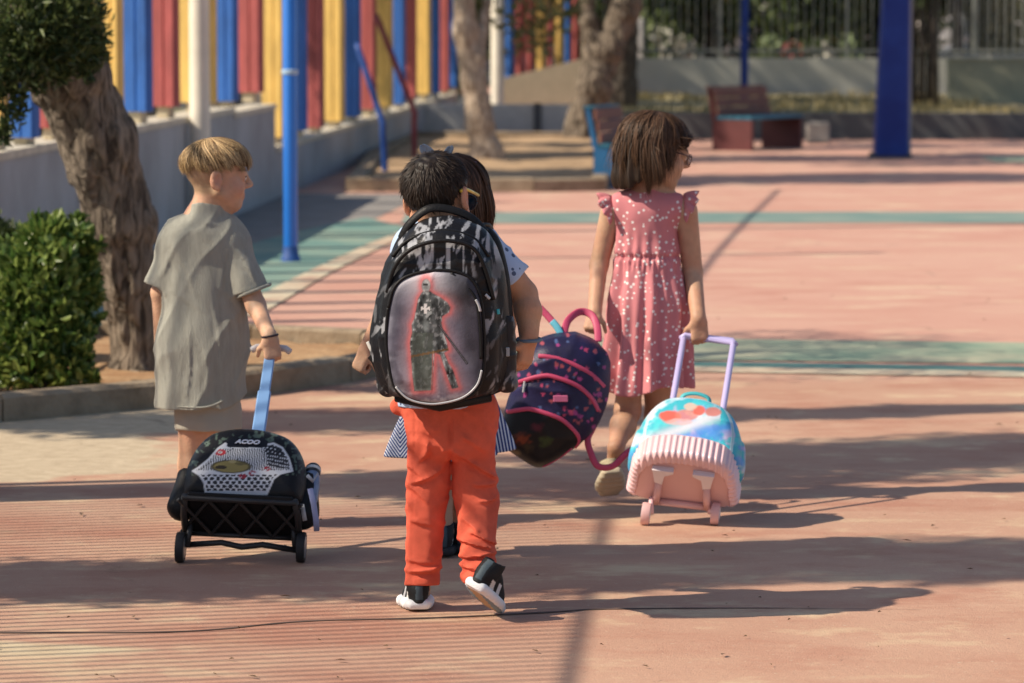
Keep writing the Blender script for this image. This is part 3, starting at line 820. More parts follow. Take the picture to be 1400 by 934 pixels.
_rk = np.random.RandomState(3); keep = ~((P[:,2] < 1.66) & (P[:,0] > W(138,60,15.7).x+.06*vnoise(P,(9,9,9),4)+.02*_rk.normal(size=len(P)))); P, O = P[keep], O[keep]
leaf_mesh('crown', P, 0.048, 0.013, leaf_dark, tr, 2, O, fold=0.2)

# --- trees outside the frame on the left; their trunks and crowns cast the bands of shade
def shade_tree(x, y, z0, z1, wy, wx, trunk_r, n, seed, label, cone=0.5, trunk_top=None, lsize=0.09, lean=0.0):
    t = tag(empty('yard_tree'), label, 'tree', 'trees standing left of the frame')
    mb = MB(); R = random.Random(seed)
    P0 = limb(mb, [(x,y,-0.05),(x+0.03,y+0.02,z0*0.5),(x,y,z0),(x+0.05,y+lean*0.5,(z0+z1)/2),(x,y+lean,z1*0.95)], trunk_r*1.1, trunk_r*0.3, 12, 0.05, seed)
    for i in range(9):
        zz = z0+(z1-z0)*(i+1)/11; a = R.random()*6.28; ff = 1-cone*(zz-z0)/(z1-z0)
        limb(mb, [(x,y+lean*(zz-z0)/(z1-z0),zz),(x+math.cos(a)*wx*.25*ff,y+lean*(zz-z0)/(z1-z0)+math.sin(a)*wy*.25*ff,zz+.2),(x+math.cos(a)*wx*.42*ff,y+lean*(zz-z0)/(z1-z0)+math.sin(a)*wy*.42*ff,zz+.3)], trunk_r*.35, .012, 6, 0, i)
    mb.build('trunk', bark, t, smooth=True)
    cs = []; rs = []; ns = []; k = 38
    for i in range(k):
        f = (i+R.random())/k; zz = z0+(z1-z0)*f; ff = (1-cone*f)*(0.55+0.45*min(1, f*5))
        a = R.random()*6.28; q_ = R.random()**0.5
        r = min(wx, wy)*0.26*ff+0.06
        cs.append((x+math.cos(a)*q_*max(0.02,wx/2*ff-r*.7), y+lean*f+math.sin(a)*q_*max(0.02,wy/2*ff-r*.7), zz)); rs.append(r); ns.append(int(n/k*(0.4+0.8*ff)))
    P, O = clump_points(cs, rs, ns, seed, 0.2, (1,1,1.25))
    leaf_mesh('crown', P, lsize, lsize*0.42, leaf_mid, t, seed, O)
    return t
shade_tree(-5.0, 9.66, 2.2, 7.8, 0.98, 1.6, 0.17, 15000, 21, 'broad leafy tree beyond the near railing', 0.05, lean=-0.42)
shade_tree(-3.75, 11.92, 2.9, 6.9, 1.6, 1.8, 0.24, 14000, 22, 'thick-trunked leafy tree between railing and planter', 0.15, lean=0.5)
shade_tree(-5.4, 13.6, 3.4, 7.0, 1.5, 1.4, 0.10, 12500, 23, 'slender pointed tree beyond the near wall', 0.8, lean=-0.25)
shade_tree(-7.0, 33.9, 3.2, 12.0, 3.7, 3.6, 0.25, 17000, 24, 'large tree behind the far end of the board fence', 0.4, lsize=0.2)
shade_tree(-8.5, 38.4, 3.0, 13.0, 2.6, 3.4, 0.25, 13000, 25, 'tall tree behind the fence near the far bed', 0.4, lsize=0.2)
shade_tree(-4.6, 47.0, 3.2, 12.0, 2.4, 3.4, 0.25, 9000, 26, 'tall tree behind the fence beside the far wall', 0.4, lsize=0.2)
shade_tree(-5.4, 42.4, 3.2, 10.0, 1.5, 3.0, 0.2, 6000, 27, 'narrow tree behind the fence among the tall ones', 0.4, lsize=0.2)

shade_tree(-5.5, 50.2, 3.4, 13.0, 3.0, 3.6, 0.25, 3600, 28, 'tall tree behind the fence level with the far terrace', 0.3, lsize=0.24)
shade_tree(-4.2, 54.6, 3.4, 13.5, 3.2, 3.6, 0.25, 3200, 29, 'tall tree behind the fence level with the far railing', 0.3, lsize=0.24)

# --- glossy bush in the planter, and a darker one behind it
def bush(name, label, blobs, n, leaf, lw, mtl, seed, stems):
    t = tag(empty(name), label, 'shrub')
    cs, rs, ns = [], [], []; R = random.Random(seed); tot = sum(r**2 for *_, r in blobs)
    for (u, v, y, r) in blobs:
        cs.append(tuple(W(u,v,y))); rs.append(r); ns.append(int(n*r*r/tot))
    for i in range(46):
        j = R.randrange(len(blobs)); a_ = R.random()*6.28; c_ = cs[j]; r_ = rs[j]
        cs.append((c_[0]+math.cos(a_)*r_*1.05, c_[1]-.3*r_, c_[2]+math.sin(a_)*r_*1.05)); rs.append(r_*R.uniform(.22,.42)); ns.append(int(R.uniform(12,34)))
    P, O = clump_points(cs, rs, ns, seed, 0.35, (1,1,1))
    k = (P[:,2] > 0.07)&(P[:,0] < W(140,400,15.6).x); P, O = P[k], O[k]
    leaf_mesh('foliage', P, leaf, lw, mtl, t, seed, O, fold=0.18, upb=0.45)
    mb = MB()
    for (u, v, y) in stems:
        c = W(u, v, y); b = Vector((stems[0][0], 0, 0)); g0 = W(62,525,15.55)
        limb(mb, [(g0.x+R.uniform(-.08,.08), 15.6+R.uniform(-.08,.08), 0.03), ((g0.x+c.x)/2+R.uniform(-.05,.05), (15.6+c.y)/2, c.z*0.5), tuple(c)], 0.014, 0.005, 6, 0, 1)
    mb.build('stem', bark, t, smooth=True)
    return t
BL = [(62,345,15.7,.155),(95,345,15.75,.11),(30,370,15.6,.13),(100,390,15.7,.13),(60,400,15.55,.17),(20,420,15.5,.14),(98,435,15.65,.11),(60,455,15.5,.16),(20,470,15.45,.14),(95,470,15.55,.10),(45,500,15.4,.13),(90,500,15.45,.09),(15,505,15.4,.10),(120,415,15.75,.05),(118,375,15.75,.06),(118,512,15.42,.045),(75,318,15.75,.08),(45,325,15.72,.07),(105,320,15.8,.06)]
bush('glossy_bush', 'leafy bush with glossy green leaves beside the leaning trunk', BL, 4800, 0.056, 0.027, leaf_gloss, 31, [(u,v,y) for u,v,y,_ in BL])
BD = [(-10,340,16.6,.14),(2,330,16.7,.07),(-25,400,16.5,.2)]
bush('dark_bush', 'dark green bush cut by the left edge behind the glossy bush', BD, 1600, 0.04, 0.016, leaf_dark, 32, [(u,v,y) for u,v,y,_ in BD])
# --- far trees with visible trunks
def far_tree(name, label, J, k, mtl, seed, crown, n, lsize, lm, h=0.03, ridge=0.03):
    t = tag(empty(name), label, 'tree')
    sdf_trunk('trunk', [(tuple(p), r, i) for p, r, i in J], k, h, mtl, t, ridge, seed)
    cs = [c[:3] for c in crown]; rs = [c[3] for c in crown]; tot = sum(r*r for r in rs)
    P, O = clump_points(cs, rs, [int(n*r*r/tot) for r in rs], seed, 0.3)
    leaf_mesh('crown', P, lsize, lsize*0.4, lm, t, seed, O)
    return t
def crown_blobs(cx, cy, z0, z1, rx, ry, n, r, seed):
    R = random.Random(seed); out = []
    for i in range(n):
        a = R.random()*6.28; q_ = R.random()**0.5
        out.append((cx+math.cos(a)*q_*rx, cy+math.sin(a)*q_*ry, z0+(z1-z0)*R.random(), r*R.uniform(.7,1.2)))
    return out
y = 39.6
far_tree('curved_tree', 'slender tree with pale sunlit trunk flaring at its foot', [(Vector((W(672,225,y).x,y,-.1)),.20,-1),(W(666,212,y),.165,0),(W(656,170,y),.125,1),(W(646,110,y),.115,2),(W(636,40,y),.12,3),(W(632,-60,y),.10,4),(W(655,80,y),.06,2),(W(672,-40,y+.3),.05,6)], 0.08, bark_pale, 41,
         crown_blobs(0.0,40.2,2.1,4.6,2.4,1.8,18,.7,1)+[(W(664,20,y).x,y+.3,1.62,.20),(W(715,30,y).x,y+.5,1.55,.30),(W(735,60,y).x,y+.8,1.35,.22),(W(700,75,y).x,y+1.5,1.25,.14),(W(765,20,y).x,y+.9,1.66,.28)], 5200, 0.13, leaf_olive, 0.02, 0.016)
y = 46.2
far_tree('stout_tree', 'stout leaning tree trunk left of the red and blue bench', [(Vector((W(792,198,y).x,y,-.1)),.24,-1),(W(794,178,y),.20,0),(W(812,120,y),.185,1),(W(832,70,y),.18,2),(W(856,10,y),.17,3),(W(880,-70,y),.14,4),(W(806,30,y),.09,2),(W(800,-60,y),.07,6)], 0.09, bark, 42,
         crown_blobs(1.6,46.5,2.3,5.0,2.6,2.0,18,.8,2), 4200, 0.16, leaf_dark, 0.025, 0.03)
y = 51.0
far_tree('dark_tree', 'dark straight trunk just right of the stout leaning tree', [(Vector((W(851,180,y).x,y,-.1)),.24,-1),(W(851,120,y),.20,0),(W(850,40,y),.21,1),(W(848,-70,y),.17,2)], 0.06, bark_dark, 43,
         crown_blobs(1.6,51.5,2.2,5.5,2.6,2.0,16,.9,3), 3600, 0.18, leaf_dark, 0.03, 0.03)
# hedge of dense dark trees behind the far railing, each its own
specs = [(1.5,60,2.2,1.0,leaf_dark),(3.2,61,2.4,1.1,leaf_dark),(4.6,60,2.1,1.0,leaf_dark),(5.9,61.5,2.3,1.1,leaf_dark),(7.3,62,2.0,1.1,leaf_olive),(9.2,66,2.6,1.3,leaf_olive),(-0.6,62,2.2,1.2,leaf_dark),(-2.6,60,2.4,1.2,leaf_mid),(11.6,70,3.0,1.4,leaf_mid),(2.4,66,3.0,1.5,leaf_dark),(5.2,67,3.2,1.5,leaf_dark),(13.8,78,3.2,1.6,leaf_olive)]
lab = ['dark tree behind the far railing, left of the navy pole','dark tree behind the far railing, just left of the teal bench','dark tree behind the far railing, above the teal bench','dark tree behind the far railing, left of the big blue post','olive tree behind the far railing, right of the big blue post','olive tree standing in the far right gap','dark tree behind the far railing between the two trunks','mid green tree behind the end of the board fence','pale green tree at the far right edge','dark second-row tree behind the stout trunks','dark second-row tree behind the big blue post','olive tree beyond the parked car']
for i, (x, y, zt, r, lm) in enumerate(specs):
    t = tag(empty('background_tree'), lab[i], 'tree', 'trees behind the far railing')
    mb = MB(); limb(mb, [(x,y,-.3),(x+.05,y,zt*0.4),(x,y,zt)], .14, .08, 8, .05, i); mb.build('trunk', bark_dark, t, smooth=True)
    lowc = 0.55 if lm is leaf_dark else 1.25
    cb_ = crown_blobs(x, y, lowc, zt+1.6, r*0.9, r*0.7, 17, .48*r+.1, i+60)
    P, O = clump_points([c[:3] for c in cb_], [c[3] for c in cb_], [230]*len(cb_), i, 0.25)
    leaf_mesh('crown', P, 0.20, 0.085, lm, t, i, O)
# flowering bushes in front of them (pale and reddish dots)
fl_cols = [('white', (0.40,0.39,0.33)), ('pink', (0.34,0.12,0.10)), ('pale green', (0.22,0.28,0.14))]
for i, (u, v, y, c, lb) in enumerate([(905,55,58.2,0,'white-flowered bush behind the railing beside the dark trunk'),(1052,65,58.2,2,'pale green bush behind the railing right of the navy pole'),(1085,72,58.0,1,'reddish-flowered bush behind the railing above the bench'),(1120,70,58.3,0,'white-flowered bush behind the railing right of the bench'),(1160,68,58.1,2,'pale green bush behind the railing left of the big blue post'),(935,65,58.1,0,'small white-flowered bush behind the railing above the girl')]):
    t = tag(empty('flowering_bush'), lb, 'shrub', 'bushes behind the far railing'); c0 = W(u, v, y)
    P, O = clump_points([(c0.x,y,c0.z),(c0.x+.15,y,c0.z-.25),(c0.x-.12,y+.1,c0.z-.4),(c0.x,y,c0.z-.7)], [.2,.22,.25,.3], [60,60,70,80], i, .4)
    leaf_mesh('foliage', P, .12, .06, leaf_mid, t, i, O)
    P, O = clump_points([(c0.x,y-.1,c0.z),(c0.x+.12,y-.1,c0.z-.2)], [.17,.15], [40,26], i+9, .7)
    leaf_mesh('flower', P, .10, .08, mat('petal_'+fl_cols[c][0].replace(' ','_')+str(i), fl_cols[c][1], rough=.7), t, i, O)
# ------------------------------------------------------------------ far end of the yard
dark_wall = mat('dark_grey_plinth', (0.10,0.105,0.11), rough=0.9, var=0.2, vscale=2)
o = MB(); o.box((1.35,47.6,-.05),(14.0,47.85,0.335)); 
tag(o.build('retaining_wall', dark_wall), 'low dark retaining wall across the far end of the yard', 'wall')
# terrace of dry grass
V = []; F = []; nx, ny = 60, 16
for i in range(nx):
    for j in range(ny):
        x = 1.36+12.6*i/(nx-1); t = j/(ny-1); y = 47.84+7.9*t
        V.append((x, y, 0.30+0.10*t+0.02*math.sin(x*3.1+j)+0.015*math.sin(x*7+j*2.3)))
for i in range(nx-1):
    for j in range(ny-1): F.append((i*ny+j,(i+1)*ny+j,(i+1)*ny+j+1,i*ny+j+1))
tag(mesh_obj('terrace', V, F, mat('dry_ground', (0.36,0.29,0.16), rough=1, color2=(0.20,0.19,0.10), vscale=1.3, bump=1, bscale=9)), 'terrace of dry ground above the retaining wall', kind='structure')
R = np.random.RandomState(2); n = 5200
C = np.stack([1.4+12.4*R.rand(n), 47.9+7.6*R.rand(n), np.zeros(n)], 1); C[:,2] = 0.31+0.10*(C[:,1]-47.84)/7.9+0.02
dens = vnoise(C, (0.7,0.7,1), 5); C = C[dens > 0.0]
tag(leaf_mesh('dry_grass', C, 0.13, 0.02, leaf_mat('straw', (0.30,0.25,0.12), (0.46,0.38,0.19), rough=.8), None, 3, np.tile([0,0,1.6],(len(C),1)), fold=.1), 'dry straw-coloured grass on the terrace', kind='stuff')
# pale wall with railing behind it
pale = mat('pale_render', (0.50,0.50,0.44), rough=.9, var=.15, vscale=1.5)
rt = tag(empty('far_railing'), 'pale railing with thin upright bars along the far terrace', 'railing')
white_st = mat('pale_steel', (0.24,0.25,0.23), rough=.6)
MB().box((1.2,56.0,0.3),(8.9,56.2,0.93)).build('base_wall', pale, rt)
bar0 = None; x = 1.25; 
while x < 8.85:
    if bar0 is None: bar0 = MB().box((-.008,-.008,.8),(.008,.008,2.5)).build('bar', white_st, rt); bar0.location = (x,56.1,0)
    else: dup(bar0, rt, (x,56.1,0))
    x += 0.125
for z in (1.02,2.35): MB().box((1.2,56.075,z),(8.9,56.085,z+.04)).build('rail', white_st, rt)
for x in (1.2,3.1,5.0,6.9,8.86): MB().box((x-.025,56.07,.8),(x+.025,56.13,2.6)).build('post', white_st, rt)
# white gate pillar
o = MB(); o.box((1.78,58.9,-.1),(2.06,59.2,1.52),.02); tag(o.build('white_pillar', mat('white_render', (.62,.62,.58), rough=.85, var=.1)), 'white square pillar behind the railing beside the dark trunk', 'pillar')
# olive solid wall on the right
rw = tag(empty('right_wall'), 'pale olive solid wall at the far right behind the terrace', 'wall')
ol = mat('olive_render', (0.33,0.33,0.24), rough=.9, var=.18, vscale=1.6)
MB().box((6.05,52.0,.25),(14,52.25,.97)).build('wall_panel', ol, rw); MB().box((6.02,51.97,.972),(14.03,52.28,1.02)).build('coping', pale, rw)
rt2 = tag(empty('thin_bar_fence'), 'thin bar fence standing on the pale olive wall', 'fence')
x = 6.1; bar1 = None
while x < 9.2:
    if bar1 is None: bar1 = MB().box((-.007,-.007,1.02),(.007,.007,2.4)).build('bar', white_st, rt2); bar1.location = (x,52.12,0)
    else: dup(bar1, rt2, (x,52.12,0))
    x += 0.12
MB().box((6.05,52.11,2.3),(9.3,52.13,2.34)).build('rail', white_st, rt2)
# clump of dark stems right of the post
t = tag(empty('bamboo_clump'), 'cluster of dark upright stems right of the big blue post', 'plant'); R = random.Random(6)
for i in range(9):
    u = 1243+i*4.7+R.uniform(-1,1); y_ = 51.2+R.uniform(-.3,.3); p = W(u,118,y_)
    MB().tube([(p.x,y_,.28),(p.x+R.uniform(-.03,.03),y_,1.2),(p.x+R.uniform(-.06,.06),y_,2.6)], [.028,.026,.02], 7).build('stem', bark_dark, t, smooth=True)
P, O = clump_points([(W(1262,0,51.2).x,51.3,2.3)], [.6], [420], 3, .2); leaf_mesh('foliage', P, .2, .05, leaf_dark, t, 3, O)
# low wall left of the stout tree, and the far coloured boards
lw = tag(empty('far_boundary_wall'), 'pale stepped wall at the far left behind the tree bed', 'wall')
MB().box((-1.2,48.6,-.05),(1.15,48.8,.42)).build('wall_panel', mat('light_grey_render', (.50,.51,.50), rough=.9, var=.12), lw)
MB().box((.28,48.57,.0),(.38,48.598,.44)).build('pilaster', dark_wall, lw)
m = MB(); m.add([(-.3,54,0),(1.5,54,0),(1.5,54.2,0),(-.3,54.2,0),(-.3,54,.62),(1.5,54,1.06),(1.5,54.2,1.06),(-.3,54.2,.62)], [(0,3,2,1),(4,5,6,7),(0,1,5,4),(1,2,6,5),(2,3,7,6),(3,0,4,7)])
m.build('sloping_panel', mat('tan_render', (.46,.40,.29), rough=.9, var=.15), lw)
fb_ = tag(empty('far_board_fence'), 'far red, yellow and blue boards above the pale sloping wall', 'fence')
for (u0, u1, c) in [(690,703,'B'),(703,717,'R'),(717,731,'R'),(732,748,'Y'),(748,756,'R'),(757,771,'Y'),(771,780,'B'),(780,792,'R'),(795,803,'Y')]:
    y_ = 54.6; a = W(u0+.6,50,y_).x; b = W(u1-.6,50,y_).x
    m = MB(); m.prism([(a,y_-.05),((a+b)/2,y_-.08),(b,y_-.05),(b,y_+.04),(a,y_+.04)], .6, 2.5); m.build('board', FC[c], fb_)
# concrete block beside the bench
o = MB(); o.box((-.14,-.12,0),(.14,.12,.26),.02); o = o.build('concrete_block', concrete_g); o.location = (W(1118,185,46.3).x,46.3,0); tag(o, 'grey concrete block right of the teal-seated bench', 'block')
# street and buildings beyond
st = MB(); st.add([(-60,63,.02),(90,63,.02),(90,74,.02),(-60,74,.02)], [(0,1,2,3)]); tag(st.build('street', mat('asphalt', (.055,.055,.055), rough=.9, var=.2)), 'asphalt street beyond the school railing', kind='structure')
def house(x0, x1, y0, h, mtl, label, roofm):
    t = tag(empty('street_house'), label, 'building', 'houses across the street')
    MB().box((x0,y0,0),(x1,y0+6,h)).build('wall', mtl, t); MB().box((x0-.2,y0-.2,h+.003),(x1+.2,y0+6.2,h+.25)).build('roof', roofm, t)
    n = max(1, int((x1-x0)/2.6)); gm = mat('window_glass', (.05,.07,.09), rough=.1); fm = mat('window_frame', (.6,.6,.58), rough=.6)
    for fl_ in range(int(h//2.9)):
        for i in range(n):
            cx = x0+(x1-x0)*(i+.5)/n; z = 1.0+2.9*fl_
            f = MB().box((cx-.6,y0-.05,z-.07),(cx+.6,y0-.003,z+1.37)).build('window', fm, t)
            MB().box((cx-.5,y0-.07,z+.03),(cx+.5,y0-.053,z+1.27)).build('pane', gm, f)
roofm = mat('roof_concrete', (.4,.38,.35), rough=.9)
house(-14,-3.5,80,6.2,mat('house_cream', (.55,.50,.40), rough=.9, var=.1),'cream two storey house beyond the far left trees',roofm)
house(-2.0,8.2,84,6.0,mat('house_grey', (.42,.42,.42), rough=.9, var=.1),'grey two storey house beyond the dark trees',roofm)
house(10.2,26,92,3.4,mat('house_white', (.75,.73,.68), rough=.9, var=.08),'bright white low house seen in the far right gap',roofm)
# parked car beyond the right wall
def car(x, y, zc, rz, label, paint):
    root = tag(empty('parked_car', (x,y,zc)), label, 'car'); root.rotation_euler.z = rz
    prof = [(-2.0,.28),(-2.02,.62),(-1.9,.80),(-1.45,.86),(-.85,1.28),(-.2,1.42),(.75,1.40),(1.35,1.08),(1.85,.95),(2.0,.75),(2.02,.30)]
    n = len(prof); v = []; ys_ = [(-.82,.0),(-.86,.5),(-.80,1.0),(.80,1.0),(.86,.5),(.82,0)]
    for (px, pz) in prof:
        tw = .84 if pz < .9 else .84-(pz-.9)*.42
        v += [(px,-tw,pz),(px,tw,pz)]
    b = len(v)
    for (px, pz) in prof: v += [(px,-.84,.25),(px,.84,.25)]
    f = []
    for i in range(n-1):
        f.append((2*i,2*i+1,2*i+3,2*i+2)); f.append((2*i,2*i+2,b+2*i+2,b+2*i)); f.append((2*i+1,b+2*i+1,b+2*i+3,2*i+3)); f.append((b+2*i,b+2*i+2,b+2*i+3,b+2*i+1))
    f.append((0,b,b+1,1)); f.append((2*n-2,2*n-1,b+2*n-1,b+2*n-2))
    MB().add(v, f).build('body', paint, root)
    gl = mat('car_glass', (.02,.025,.03), rough=.08)
    for s in (-1,1):
        MB().add([(-.95,s*.80,.90),(1.2,s*.80,.92),(.72,s*.665,1.33),(-.2,s*.655,1.35),(-.78,s*.70,1.22)], [(0,1,2,3,4) if s < 0 else (4,3,2,1,0)]).build('side_window', gl, root)
        for wx in (-1.25,1.25):
            tw = MB().lathe([(.30,-.1),(.32,-.05),(.32,.05),(.30,.1)],20,(wx,s*.76,.32),'y').build('tyre', mat('tyre', (.02,.02,.02), rough=.8), root, auto=40)
            MB().lathe([(.19,-.105),(.19,.105)],16,(wx,s*.76,.32),'y').build('rim', mat('rim', (.5,.5,.5), rough=.4, metal=.8), tw, auto=40)
        MB().box((-2.03,s*.62-.16,.62),(-1.97,s*.62+.16,.76),.02).build('headlight', mat('lamp_glass', (.7,.7,.7), rough=.1), root)
        MB().box((1.98,s*.62-.16,.66),(2.035,s*.62+.16,.80),.02).build('tail_light', mat('tail_red', (.4,.02,.02), rough=.2), root)
    return root
car(8.75, 68.5, -.33, 0.0, 'dark blue parked car beyond the pale olive wall', mat('car_blue', (.02,.03,.09), rough=.25, coat=.5))

# ------------------------------------------------------------------ benches
def bench(loc, ang, L, label, endm, backm, seatm, topm):
    root = tag(empty('slatted_bench', loc), label, 'bench'); root.rotation_euler.z = ang
    # local: x along the length, -y forward
    for x in (0.03, L-0.03):
        m = MB(); m.prism([(x-.03,.06),(x+.03,.06),(x+.03,-.46),(x-.03,-.46)], 0, .36); m.build('end_panel', endm, root)
        m = MB(); m.add([(x-.03,.02,.36),(x+.03,.02,.36),(x+.03,.10,.72),(x-.03,.10,.72),(x-.03,.07,.36),(x+.03,.07,.36),(x+.03,.14,.72),(x-.03,.14,.72)], [(0,1,2,3),(5,4,7,6),(0,3,7,4),(1,5,6,2),(3,2,6,7),(0,4,5,1)]); m.build('back_post', endm, root)
    for i in range(4):
        y0 = -.47+i*.122; MB().box((-.01,y0,.363),(L+.01,y0+.112,.40),.006).build('seat_slat', seatm, root)
    for i in range(3):
        z0 = .40+i*.108; t = (z0-.36)/.36; yy = .0+.08*t-.016
        MB().box((-.01,yy-.012,z0),(L+.01,yy+.012,z0+.102),.005).build('back_slat', backm, root)
    MB().box((-.012,.055,.722),(L+.012,.16,.745),.005).build('top_slat', topm, root)
    return root
rb = mat('bench_red_brown', (.19,.075,.058), rough=.6, var=.25, vscale=5); tb = mat('bench_teal', (.02,.13,.20), rough=.5, var=.2, vscale=5); bb = mat('bench_blue', (.012,.11,.26), rough=.5, var=.2); dr = mat('bench_dark_red', (.10,.022,.022), rough=.6, var=.2)
p = G(980,206); bench((p.x,p.y,0), math.atan2(.84,.54), 1.25, 'red-brown bench with teal seat slats, right of the girl', dr, rb, tb, rb)
p = G(820,256); bench((p.x,p.y,0), math.atan2(.95,.30), .85, 'red bench with blue ends behind the girl with brown hair', bb, rb, tb, tb)
# ------------------------------------------------------------------ people
YA = (0,1,0)
def skin_mat(name, dark=1.0):
    m = mat(name, vcol=True, rough=0.55, spec=0.35, sss=0.12, bump=0.16, bscale=130); return m
SKIN = skin_mat('skin')
def frame(fwd, up=(0,0,1)):
    f = Vector(fwd).normalized(); u = Vector(up); u = (u - f*u.dot(f)).normalized(); r = f.cross(u); return r, f, u
class Head:
    def __init__(s, c, fwd, up=(0,0,1), hs=1.0):
        s.c = Vector(c); s.r, s.f, s.u = frame(fwd, up); s.hs = hs
    def p(s, x, y, z): return s.c + (s.r*x + s.f*y + s.u*z)*s.hs
    def loc(s, P):
        d = P - np.array(s.c, dtype=np.float32)
        return np.stack([d@np.array(a, dtype=np.float32) for a in (s.r, s.f, s.u)], 1)/s.hs
    def rows(s): return np.array([list(s.r), list(s.f), list(s.u)], dtype=np.float32)
    def add(s, S, neck, nr=0.044):
        h = s.hs; R = s.rows()
        E = lambda c, r, k=0.0, op='add': S.ell(s.p(*c), [q*h for q in r], k*h, R, op)
        C = lambda a, b, r1, r2, k=0.0, op='add': S.cone(s.p(*a), s.p(*b), r1*h, r2*h, k*h, None, op)
        E((0,-.012,.028), (.073,.088,.080)); E((0,.020,-.030), (.057,.064,.066), .03)
        E((0,.058,-.078), (.022,.020,.017), .025)
        for sx in (-1,1):
            E((sx*.034,.048,-.034), (.027,.030,.030), .02)
            C((sx*.058,.0,-.045), (sx*.022,.058,-.082), .016, .013, .02)
            E((sx*.031,.094,.001), (.014,.014,.011), .010, 'cut'); E((sx*.030,.0735,.0), (.0125,.0125,.0115), .003)
            E((sx*.010,.090,-.025), (.008,.009,.007), .008)
            C((sx*.066,-.004,-.012), (sx*.078,-.010,-.012), .016, .012, .004); E((sx*.0805,-.010,-.008), (.0075,.019,.031), .003); E((sx*.090,-.004,-.004), (.009,.011,.020), .004, 'cut'); E((sx*.081,-.002,-.032), (.006,.009,.010), .004)
        C((-.034,.074,.018), (.034,.074,.018), .012, .012, .016)
        C((0,.084,.010), (0,.101,-.019), .0065, .0095, .010)
        C((-.015,.080,-.050), (.015,.080,-.050), .0055, .0055, .006); C((-.013,.078,-.060), (.013,.078,-.060), .0065, .0065, .006)
        S.cone(s.p(0,-.018,-.045), neck, nr, nr*1.08, .03)
    def paint(s, col, P, lip=(.48,.17,.14), brow=(.10,.06,.035), buzz=None):
        q = s.loc(P); x, y, z = q[:,0], q[:,1], q[:,2]; inh = (np.abs(x) < .1) & (np.abs(y) < .13) & (np.abs(z) < .13)
        m = np.exp(-((x/.017)**2+((z+.055)/.0085)**2)**2)*(y > .06); col = blend(col, m*.8, lip)
        for sx in (-1,1):
            m = np.exp(-(((x-sx*.033)/.016)**2+((z-.022-.05*np.abs(x-sx*.02))/.0035)**2)**2)*(y > .04); col = blend(col, m*.8, brow)
            d = np.sqrt((x-sx*.030)**2+(z-.0)**2); e = (y > .066)
            col = blend(col, e*(d < .0105)*(np.abs(z) < .006), (.75,.72,.68)); col = blend(col, e*(d < .0055), (.05,.03,.02))
            col = blend(col, e*(d < .014)*(np.abs(z-.006) < .0025), (.06,.04,.03))
            m = np.exp(-(((x-sx*.04)/.022)**2+((z+.03)/.02)**2))*(y > .03); col = blend(col, m*.22, (.62,.22,.16))
            m = np.exp(-(((x-sx*.083)/.010)**2+((y+.006)/.02)**2+((z+.01)/.03)**2)); col = blend(col, m*.45, (.62,.22,.14))
        if buzz is not None:
            m = sstep(-.062, -.045, z)*sstep(.020, -.002, y)*(np.abs(x) < .0735)*inh*sstep(.09,.06,z); col = blend(col, m*.55, buzz)
        return col
def skin_paint(base, heads=()):
    def f(V):
        col = np.tile(np.array(base, dtype=np.float32), (len(V),1)); n = fbm(V, 30, 3, 2)[:,None]
        col = col*(1+.10*n)*(1+.06*vnoise(V,90,5))[:,None]; col[:,1:] *= (1-.10*vnoise(V, 14, 9)-.05*vnoise(V,45,2))[:,None]
        for h, kw in heads: col = h.paint(col, V, **kw)
        return col
    return f
def hand(S, wrist, d, n, side, curl=(.5,.6,.4), sz=1.0, thumb=(.5,.3), spread=.06, rf=.0068):
    """wrist point, finger direction d, palm normal n, side=+1 thumb along d x n, -1 opposite"""
    d = Vector(d).normalized(); n = Vector(n); n = (n-d*n.dot(d)).normalized(); t = d.cross(n)*side; w = Vector(wrist); K = sz
    S.cone(w-d*.01*K, w+d*.012*K, .019*K, .021*K, .01, (n,.75))
    for a in (-.017,-.006,.006,.017):
        S.cone(w+d*.012*K+t*a*.8*K, w+d*.058*K+t*a*K, .0125*K, .0105*K, .008, (n,.9))
    for i, (a, L) in enumerate(((.0195,.046),(.0065,.052),(-.0065,.048),(-.019,.038))):
        p = w+d*.058*K+t*a*K; ang = 0; dd = (d+t*a*spread*14).normalized()
        for j, (fr, c) in enumerate(zip((.42,.33,.25), curl)):
            ang += c*(1+.06*i); v = (dd*math.cos(ang)+n*math.sin(ang)); q = p+v*L*fr*K
            S.cone(p, q, rf*K*(1-.07*j), rf*K*(.95-.08*j), .0025); p = q
    p = w+d*.018*K+t*.020*K; v = (d*.55+t*.75+n*thumb[0]).normalized(); q = p+v*.026*K; S.cone(p, q, .0105*K, .0085*K, .008)
    v2 = (d*.9+t*.25+n*(thumb[0]+thumb[1])).normalized(); r = q+v2*.018*K; S.cone(q, r, .0082*K, .0075*K, .003); S.cone(r, r+(v2+n*.25).normalized()*.014*K, .0075*K, .0062*K, .002)
